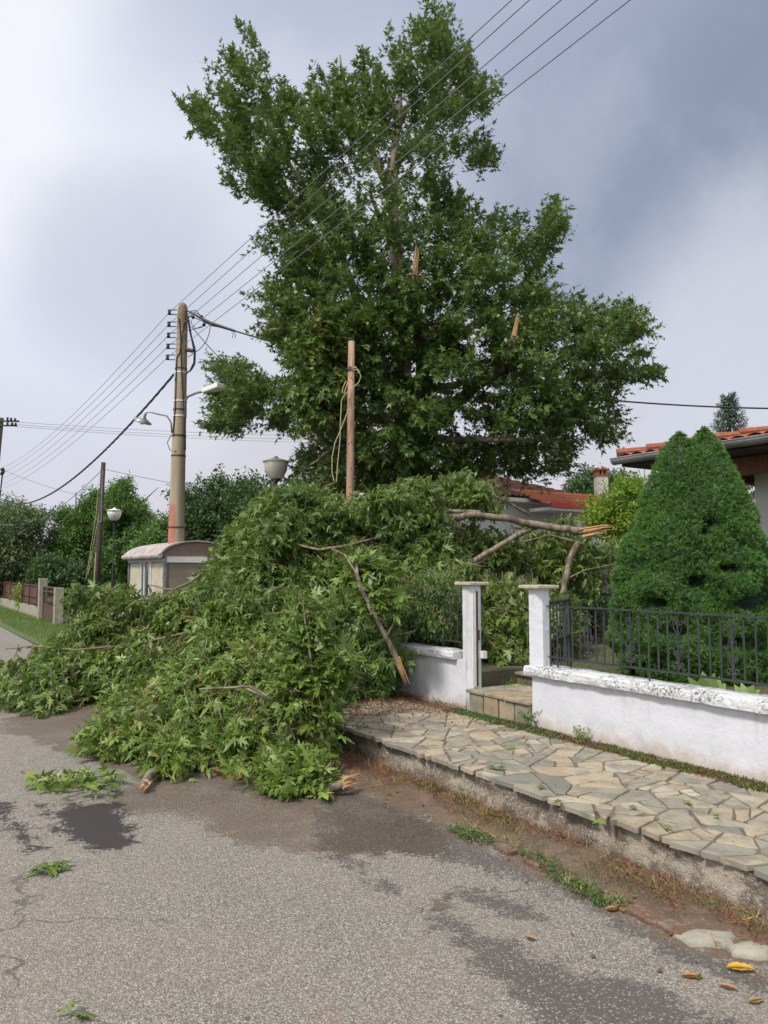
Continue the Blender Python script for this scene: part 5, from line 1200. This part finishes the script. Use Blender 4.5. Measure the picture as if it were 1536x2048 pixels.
# ---------------------------------------------------------------- ground cover and weeds
def strip(name, s0, s1, p0, p1, n, m, tm, size, z, label, thr=-.2, seed=0, upd=.7, kind='stuff', fr=2.2):
    s = rng.uniform(s0, s1, n*3); p = rng.uniform(p0, p1, n*3); k = (vnoise(s*fr, p*fr*2, seed=seed) > thr) & ~((np.abs(s-5.6) < .62) & (p > WALL-.01) & (p < WALL+.9)); s, p = s[k][:n], p[k][:n]; m_ = len(s)
    q = spxy(s, p, z+rng.random(m_)*.01)
    o = leaves(name, tm, q, rng.normal(0, .6, (m_, 3))+(0, 0, upd), rng.normal(0, .6, (m_, 3))+(0, 0, .6), rng.uniform(.5, 1.3, m_)*size, m, None)
    return tag(o, label, name.replace('_', ' '), None, kind)
strip('ground_cover', .8, SR+1.05, WALL-.24, WALL-.03, 15000, M['leaf_hedge'], OVAL, .018, SWZ-.006, 'low green ground cover along the foot of the long white wall', -.15, 51, .4)
strip('litter_strip', .8, SR+.3, WALL-.25, WALL-.02, 9000, M['litter'], LANCE, .022, SWZ-.004, 'red-brown litter at the foot of the long white wall', -.9, 52, .15)
strip('weeds', 1.0, 6.8, KERB-.34, KERB-.06, 1100, M['blade_grass'], BLADE, .045, .03, 'weeds growing in the gutter along the kerb', .12, 53)
strip('dry_grass', 1.0, 7.5, KERB-.38, KERB-.04, 3000, M['blade_dry'], BLADE, .055, .03, 'dry grass and straw in the gutter along the kerb', .0, 54, .3)
strip('litter_strip', 1.0, 7.0, KERB-.30, KERB-.02, 7000, M['litter'], LANCE, .02, .04, 'red-brown litter in the gutter against the kerb', -.25, 55, .1)
for poly, n, lb in (([(1030,1705),(1080,1715),(1160,1770),(1250,1810),(1265,1826),(1190,1815),(1110,1765)], 800, 'elongated clump of green weeds on the road edge, the largest and nearest'),
                    ([(890,1662),(925,1660),(985,1682),(985,1692),(930,1684)], 350, 'small patch of green weeds on the road edge, left of the larger clump'),
                    ([(955,1640),(990,1632),(1035,1655),(1010,1662)], 320, 'tuft of yellow-green grass in the gutter in front of the kerb'), ([(820,1575),(870,1568),(900,1590),(870,1598)], 700, 'green weeds in the gutter close to the low branch with the torn stub'),
                    ([(900,1600),(960,1605),(950,1625),(915,1618)], 350, 'weed tuft in the gutter between two others, further from the camera')):
    scatter('weed_patch', poly, n, M['leaf_hedge'], LANCE, .035, lb, 'weeds', 0, .035, .6)
    scatter('dry_grass', poly, n//9, M['blade_dry'], BLADE, .06, 'straw mixed into the '+lb, 'dry grass', 0, .02, .6)
# pale stones in the gutter
for i, (x_, y_, w, h, lb) in enumerate(((1415, 1880, .13, .075, 'large pale flat stone at the road edge, right'), (1505, 1905, .10, .06, 'pale stone at the right edge of the picture'), (1140, 1762, .035, .025, 'small pale pebble next to the broken gutter edging'), (1240, 1745, .07, .03, 'long pale stone against the kerb foot'))):
    c = G(x_, y_, .0); mb = MB(); n = 14; rings = []
    for z, k in ((-.02, 1.0), (.008, 1.02), (.020, .86), (.026, .5)):
        rings.append([c+Vector((math.cos(6.283*j/n)*w*k*(1+.22*math.sin(j*2.3+i)), math.sin(6.283*j/n)*h*k*(1+.2*math.sin(j*1.7+i*2))-0, z+.004*math.sin(j*3.1))) for j in range(n)])
    mb.add([v for r_ in rings for v in r_], [(a*n+j, a*n+(j+1) % n, (a+1)*n+(j+1) % n, (a+1)*n+j) for a in range(3) for j in range(n)]+[tuple(3*n+j for j in range(n))])
    tag(mb.build('gutter_stone', M['conc'], None, True), lb, 'stone', 'pale stones at the road edge')
mb = MB()
for i in range(260):
    s_, p_ = random.uniform(.8, 7), KERB-abs(random.gauss(0, .34))-.05; c = SP(s_, p_, .012); r_ = random.choice((.004, .006, .008, .011))
    mb.lathe(c, [(r_*.7, -r_*.4), (r_, 0), (r_*.6, r_*.6)], 6)
tag(mb.build('gravel', M['kerb']), 'loose gravel along the gutter', 'gravel', None, 'stuff')
strip('verge_grass', 17, 48, 2.7, 4.4, 26000, M['blade_grass'], BLADE, .11, .06, 'rough grass on the verge in front of the rust-red fence', -.5, 56, .8)
strip('lawn', -3, 13, WALL+.35, 9.0, 26000, M['blade_grass'], BLADE, .06, YZ, 'weedy garden lawn behind the white wall', -.15, 57, .8, fr=1.1)
scatter('step_weeds', [(1000,1355),(1050,1350),(1055,1375),(1010,1380)], 260, M['blade_grass'], BLADE, .07, 'grass growing out of the entrance steps', 'weeds', .45, .02, .8)
scatter('step_weeds', [(1030,1430),(1060,1425),(1090,1455),(1050,1460)], 420, M['leaf_hedge'], LANCE, .05, 'weeds at the foot of the wall corner right of the steps', 'weeds', SWZ, .12, .8)
scatter('weed_patch', [(1145,1462),(1175,1460),(1180,1490),(1150,1492)], 420, M['leaf_fallen'], LANCE, .035, 'bright feathery weed against the long white wall', 'weeds', SWZ, .09, .8)
# broad-leaved plants behind the coping
for x_, y_, n, sz_, lb in ((1412, 1378, 7, .17, 'broad-leaved pale green plant behind the coping, below the conical bush'), (1490, 1395, 5, .11, 'smaller broad-leaved plant behind the coping at the right edge')):
    c = np.array(P(x_, y_, 5.95)); c[2] = .60; a = np.linspace(-1.3, 1.3, n)
    o = leaves('broadleaf_plant', tmpl(OVAL[0]*(1.1, 1, 1), OVAL[1]), np.tile(c, (n, 1)), np.stack([np.sin(a), rng.normal(0, .3, n), .5+np.cos(a)], -1), np.tile((0, -1, .4), (n, 1)), np.full(n, sz_*1.4), M['leaf_agave']); tag(o, lb, 'plant')
fs_ = thing('garden_slabs', 'stack of flat stone slabs edging the bed below the conical bush', 'stone slabs', SP(3.6, WALL+.5, YZ))
mb = MB(); rr = []
for i in range(9): a = 2.2+i*.31; mb.spbox(a, a+.29, WALL+.42+random.uniform(-.04, .04), WALL+.72, YZ+.02, YZ+.10+random.uniform(0, .05)); rr += [random.random()]*6
o = mb.build('slabs', M['stone'], fs_, bevel=.006); o.data.attributes.new('rnd', 'FLOAT', 'FACE').data.foreach_set('value', rr)
# ---------------------------------------------------------------- hedge draping over the left wall
hd = thing('shrub', 'dark small-leaved shrub spilling over the left white wall down to the pavement', 'shrub', P(780, 1390, 8.4))
foliage('foliage', hd, M['leaf_hedge'], [(680,1240),(720,1190),(800,1180),(880,1190),(905,1225),(860,1262),(838,1292),(822,1335),(800,1372),(765,1402),(700,1405),(680,1350)], dmap(1400, 8.1, 1180, 8.9, .12, 16), .8, 330, 7, 14, .055, .20, .12, LANCE, 6, axis=(.1, -.3, -.9), droop=.7, cull=True, twig=.12, seed=16, rhi=.6)
MB().tube(pt([(760, 1330, 9.3), (765, 1260, 9.3), (750, 1190, 9.4)]), [.04, .03, .015], 8).build('stems', M['bark_dark'], hd)
hd2 = thing('climber', 'yellow-green climber hanging over the railing beside the left gate pillar', 'climbing plant', P(890, 1230, 8.5))
foliage('foliage', hd2, M['leaf_hedge'], [(820,1150),(870,1140),(925,1150),(925,1180),(905,1215),(895,1260),(880,1270),(865,1240),(835,1245),(815,1200)], dmap(1270, 8.1, 1140, 8.5, .1, 17), .35, 100, 7, 12, .055, .20, .09, LANCE, 5, axis=(.1, -.2, -.9), droop=.7, cull=True, twig=.2, seed=17, rlo=.55, rhi=1.2)
# ---------------------------------------------------------------- conical bush
SY = 7.75
sc0 = P(1388, 1340, SY); sp_ = thing('conical_spruce', 'large dense conical evergreen bush with two tips behind the iron railing', 'evergreen bush', (sc0.x, SY, YZ))
pxm = SY/F
def prof(z, zt, zb, rb):
    t = np.clip((zt-z)/(zt-zb), 0, 1); return rb*np.interp(t, [0, .03, .09, .2, .3, .5, .7, .85, 1], [0, .13, .26, .45, .61, .85, .98, 1, .84])
bodies = [(P(1408, 856, SY), .79, 0.0), (P(1361, 864, SY-.02), .76, 1.0)]
HB = -math.pi/2; DENTS = [(HB-.34, 1.50, .17, .07), (HB+.42, 1.30, .22, .08), (HB+.62, 1.36, .16, .10), (HB-.05, 2.06, .14, .05), (HB-.15, 1.98, .10, .05), (HB+.9, 1.75, .16, .08), (HB-.9, 1.3, .2, .06), (HB+.15, 1.62, .2, .035), (HB-.6, 1.05, .2, .05), (HB+.2, .95, .25, .06)]
PUFF = [(random.uniform(-math.pi, math.pi), random.uniform(YZ, 2.9), random.uniform(.10, .21)) for _ in range(330)]
def puff(a, z):
    h = 0*a; R_ = .81*np.interp((2.98-z)/2.44, [0, .1, .3, .5, .7, 1], [.15, .3, .61, .85, 1, .9])
    for a0, z0, w in PUFF:
        d = (np.angle(np.exp(1j*(a-a0)))*R_/w)**2+((z-z0)/w/.8)**2; h = np.maximum(h, np.sqrt(np.clip(1-d, 0, 1))*w*.75)
    return h
def dent(a, z):
    d = 0*a
    for a0, z0, wa, wz in DENTS: d = np.maximum(d, np.exp(-((np.angle(np.exp(1j*(a-a0))))/wa)**2-((z-z0)/wz)**2))
    return d
def lump(a, z, k): return .93+.10*vnoise(np.cos(a)*2.2+9, np.sin(a)*2.2+9, z*2.6+k*9, seed=61, octaves=2)+puff(a, z)-.30*dent(a, z)-.17*np.clip(vnoise(np.cos(a)*2+3, np.sin(a)*2+3, z*3.0, seed=63)-.30, 0, 1)*3
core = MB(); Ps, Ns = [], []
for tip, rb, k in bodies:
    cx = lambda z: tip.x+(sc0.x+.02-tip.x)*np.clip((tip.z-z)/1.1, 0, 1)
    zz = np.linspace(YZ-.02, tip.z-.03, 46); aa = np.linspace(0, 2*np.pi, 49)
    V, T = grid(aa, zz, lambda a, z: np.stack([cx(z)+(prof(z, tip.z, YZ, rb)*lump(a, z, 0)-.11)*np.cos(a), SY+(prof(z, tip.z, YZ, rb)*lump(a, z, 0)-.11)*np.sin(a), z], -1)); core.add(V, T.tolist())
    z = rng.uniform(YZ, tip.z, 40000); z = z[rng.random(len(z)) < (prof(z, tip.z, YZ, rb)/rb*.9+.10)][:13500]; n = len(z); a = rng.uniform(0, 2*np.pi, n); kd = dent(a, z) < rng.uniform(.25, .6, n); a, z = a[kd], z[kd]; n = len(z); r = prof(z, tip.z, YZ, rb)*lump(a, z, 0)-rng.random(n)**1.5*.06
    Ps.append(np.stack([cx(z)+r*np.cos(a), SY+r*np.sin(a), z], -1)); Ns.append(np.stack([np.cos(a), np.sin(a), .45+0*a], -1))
core.build('dark_core', M['needle_fir'], sp_)  # solid core, its dark colour stands in for shade between the needle tufts
Ps, Ns = np.vstack(Ps), unit(np.vstack(Ns)); n = len(Ps); kk = 15
base = np.repeat(Ps, kk, 0)+rng.normal(0, .004, (n*kk, 3)); dr = np.repeat(Ns, kk, 0)*.8+rng.normal(0, .75, (n*kk, 3))
leaves('needles', NEED, base, dr, rng.normal(0, 1, (n*kk, 3)), rng.uniform(.022, .040, n*kk), M['needle_spruce'], sp_, np.clip(np.repeat(rng.random(n)*.65+.3*np.clip(vnoise(Ps[:, 0]*4, Ps[:, 1]*4, Ps[:, 2]*4, seed=66)+.5, 0, 1), kk)+rng.normal(0, .08, n*kk), 0, 1))
# ---------------------------------------------------------------- background trees
def bgtree(label, poly, Y, thick, m, nb, size, slen, crad, name='tree', tm=OVAL, trunk=None, k=8, ns=7, holes=0.0, seed=1, z0=YZ, cat='tree', up=.6, grp=None, droop=.3, Rpx=60, margin=5, nf=None):
    a = np.array(poly); cx = trunk if trunk else a[:, 0].mean(); top = P(cx, a[:, 1].min(), Y); t = thing(name, label, cat, (top.x, Y, z0), grp)
    foliage('crown', t, m, poly, Y, thick, nb, ns, k, size, slen, crad, tm, margin, up=up, holes=holes, seed=seed, Rpx=Rpx, droop=droop, nf=nf)
    mb = MB(); h = top.z-z0; limb(mb, [(top.x, Y, z0-.1), (top.x+.1, Y, z0+h*.4), (top.x-.05, Y, z0+h*.9)], h*.022+.03, .02, 8)
    for i in range(6):
        s = z0+h*(.2+.1*i); mb.tube([(top.x, Y, s), (top.x+random.uniform(-1, 1)*h*.18, Y+random.uniform(-1, 1)*h*.15, s+h*.22)], [h*.009+.01, .01], 6)
    mb.build('trunk', M['bark_dark'], t, True)
    return t
G_ = 'trees beyond the kiosk and fence'
bgtree('grey-green bushy tree at the far left behind the rust-red fence', [(-90,1040),(-20,1020),(0,1005),(35,1002),(60,1012),(90,1020),(98,1045),(85,1075),(100,1110),(85,1160),(60,1180),(0,1185),(-90,1180)], 36, 2.6, M['leaf_olive'], 800, .15, .5, .35, seed=71, z0=.05, grp=G_)
bgtree('walnut tree with two pointed tops between the tarred pole and the concrete pole', [(205,1000),(225,975),(245,950),(262,965),(262,990),(285,1000),(300,1030),(320,1050),(335,1090),(320,1130),(240,1165),(190,1160),(195,1060)], 35, 2.2, M['leaf_walnut'], 620, .24, .5, .28, seed=72, z0=.05, grp=G_, tm=LANCE, holes=.4, nf=.8, margin=6)
bgtree('walnut tree directly left of the tarred pole, its narrow top against the sky', [(165,1000),(178,960),(190,965),(200,1000),(212,1040),(215,1160),(100,1165),(85,1110),(95,1060),(120,1020),(140,1015),(155,1030)], 37, 2.2, M['leaf_walnut'], 620, .24, .5, .28, seed=73, z0=.05, grp=G_, tm=LANCE, holes=.4, nf=.8, margin=6)
bgtree('low dark bush with reddish leaves under the walnut trees behind the fence', [(70,1120),(110,1110),(150,1120),(200,1150),(200,1180),(60,1185)], 33, 1.2, M['leaf_dark'], 120, .16, .5, .35, 'bush', seed=74, z0=.05, cat='bush')
bgtree('dark leafy tree directly right of the concrete pole, above the kiosk roof', [(362,990),(375,975),(400,985),(420,960),(438,955),(455,975),(470,1000),(475,1060),(470,1120),(360,1120),(358,1040)], 28, 2.0, M['leaf_dark'], 330, .17, .5, .4, 'tree', seed=75, grp=G_, holes=.35, nf=.9, margin=4)
bgtree('dark leafy tree below the large bowl lamp, beside the fallen heap', [(455,990),(480,965),(495,950),(515,965),(545,960),(565,985),(590,975),(600,1010),(590,1120),(450,1120)], 26, 1.8, M['leaf_dark'], 330, .17, .5, .4, seed=76, grp=G_, holes=.35, nf=.9, margin=4)
bgtree('dark tree seen between the concrete pole and the kiosk roof edge', [(290,1070),(320,1045),(345,1035),(360,1050),(370,1120),(280,1130),(270,1100)], 30, 1.5, M['leaf_walnut'], 150, .17, .5, .35, seed=77, grp=G_, holes=.35, nf=.9, margin=4)
bgtree('dark round tree on the skyline behind the white chimney', [(1138,975),(1150,955),(1175,947),(1205,943),(1235,952),(1260,965),(1285,985),(1290,1030),(1150,1030)], 52, 2.5, M['leaf_dark'], 260, .28, .8, .6, seed=78, margin=4)
bgtree('bright yellow-green tree between the white chimney and the conical bush', [(1178,1020),(1190,1000),(1205,1010),(1225,970),(1240,950),(1255,965),(1270,955),(1285,975),(1290,1020),(1295,1060),(1270,1100),(1230,1100),(1200,1060),(1160,1030)], 15.5, .9, M['leaf_lime'], 250, .085, .30, .2, seed=79, margin=3, Rpx=40)
bgtree('dark hedge bush at the foot of the terrace behind the gate', [(930,1180),(1000,1170),(1100,1180),(1180,1180),(1230,1190),(1230,1250),(1100,1260),(930,1260)], 13.5, .8, M['leaf_dark'], 220, .09, .3, .2, 'bush', seed=80, cat='bush')
cl = thing('climber', 'bright green creeper growing up the rust-red fence at the far left', 'climbing plant', G(38, 1222))
foliage('foliage', cl, M['leaf_lime'], [(28,1190),(34,1170),(46,1168),(50,1190),(46,1212),(36,1212)], GP/1.0*0+P(38, 1200, 29).y, .25, 26, 5, 6, .10, .25, .12, OVAL, 1, seed=81, Rpx=10)
# fir behind the right house
FYY = 30.0; ft = P(1457, 785, FYY); fir = thing('fir_tree', 'dark fir with upswept branch tips rising behind the orange roof on the right', 'fir tree', (ft.x, FYY, YZ))
MB().tube([(ft.x, FYY, YZ), (ft.x, FYY, 5), (ft.x, FYY, ft.z)], [.22, .12, .015], 8).build('trunk', M['bark_dark'], fir, True)
Bs, Ax, Ls = [], [], []; mb = MB()
for i in range(95):
    t = (i+.5)/95; z = ft.z-.1-t*4.6; r = .15+t*1.75*random.uniform(.75, 1.1); a = i*2.4
    d = np.array((math.cos(a), math.sin(a), 0)); b0 = np.array((ft.x, FYY, z)); e = b0+d*r+np.array((0, 0, r*.12+(.25 if t > .25 else .1)))
    mid = b0+d*r*.5-np.array((0, 0, .06)); mb.tube([tuple(b0), tuple(mid), tuple(e)], [.02, .014, .004], 4, False)
    m_ = int(5+r*11)
    for j in range(m_):
        f = (j+.5)/m_; q = (b0*(1-f)**2+2*mid*f*(1-f)+e*f*f); s = np.cross(d, (0, 0, 1))*(1 if j % 2 else -1)
        Bs.append(q); Ax.append(d*.8+s*.8*(1-f*.6)+np.array((0, 0, .12-.25*(random.random())))); Ls.append(.10+.22*(1-f)*min(1, r))
mb.build('branches', M['bark_dark'], fir)
pos, dr, nr, idx = shoots(np.array(Bs), np.array(Ax), np.array(Ls), 9, .15, .9); leaves('needles', LANCE, pos, dr, nr, np.full(len(pos), .13), M['needle_fir'], fir)
print('OBJECTS', len(bpy.data.objects))
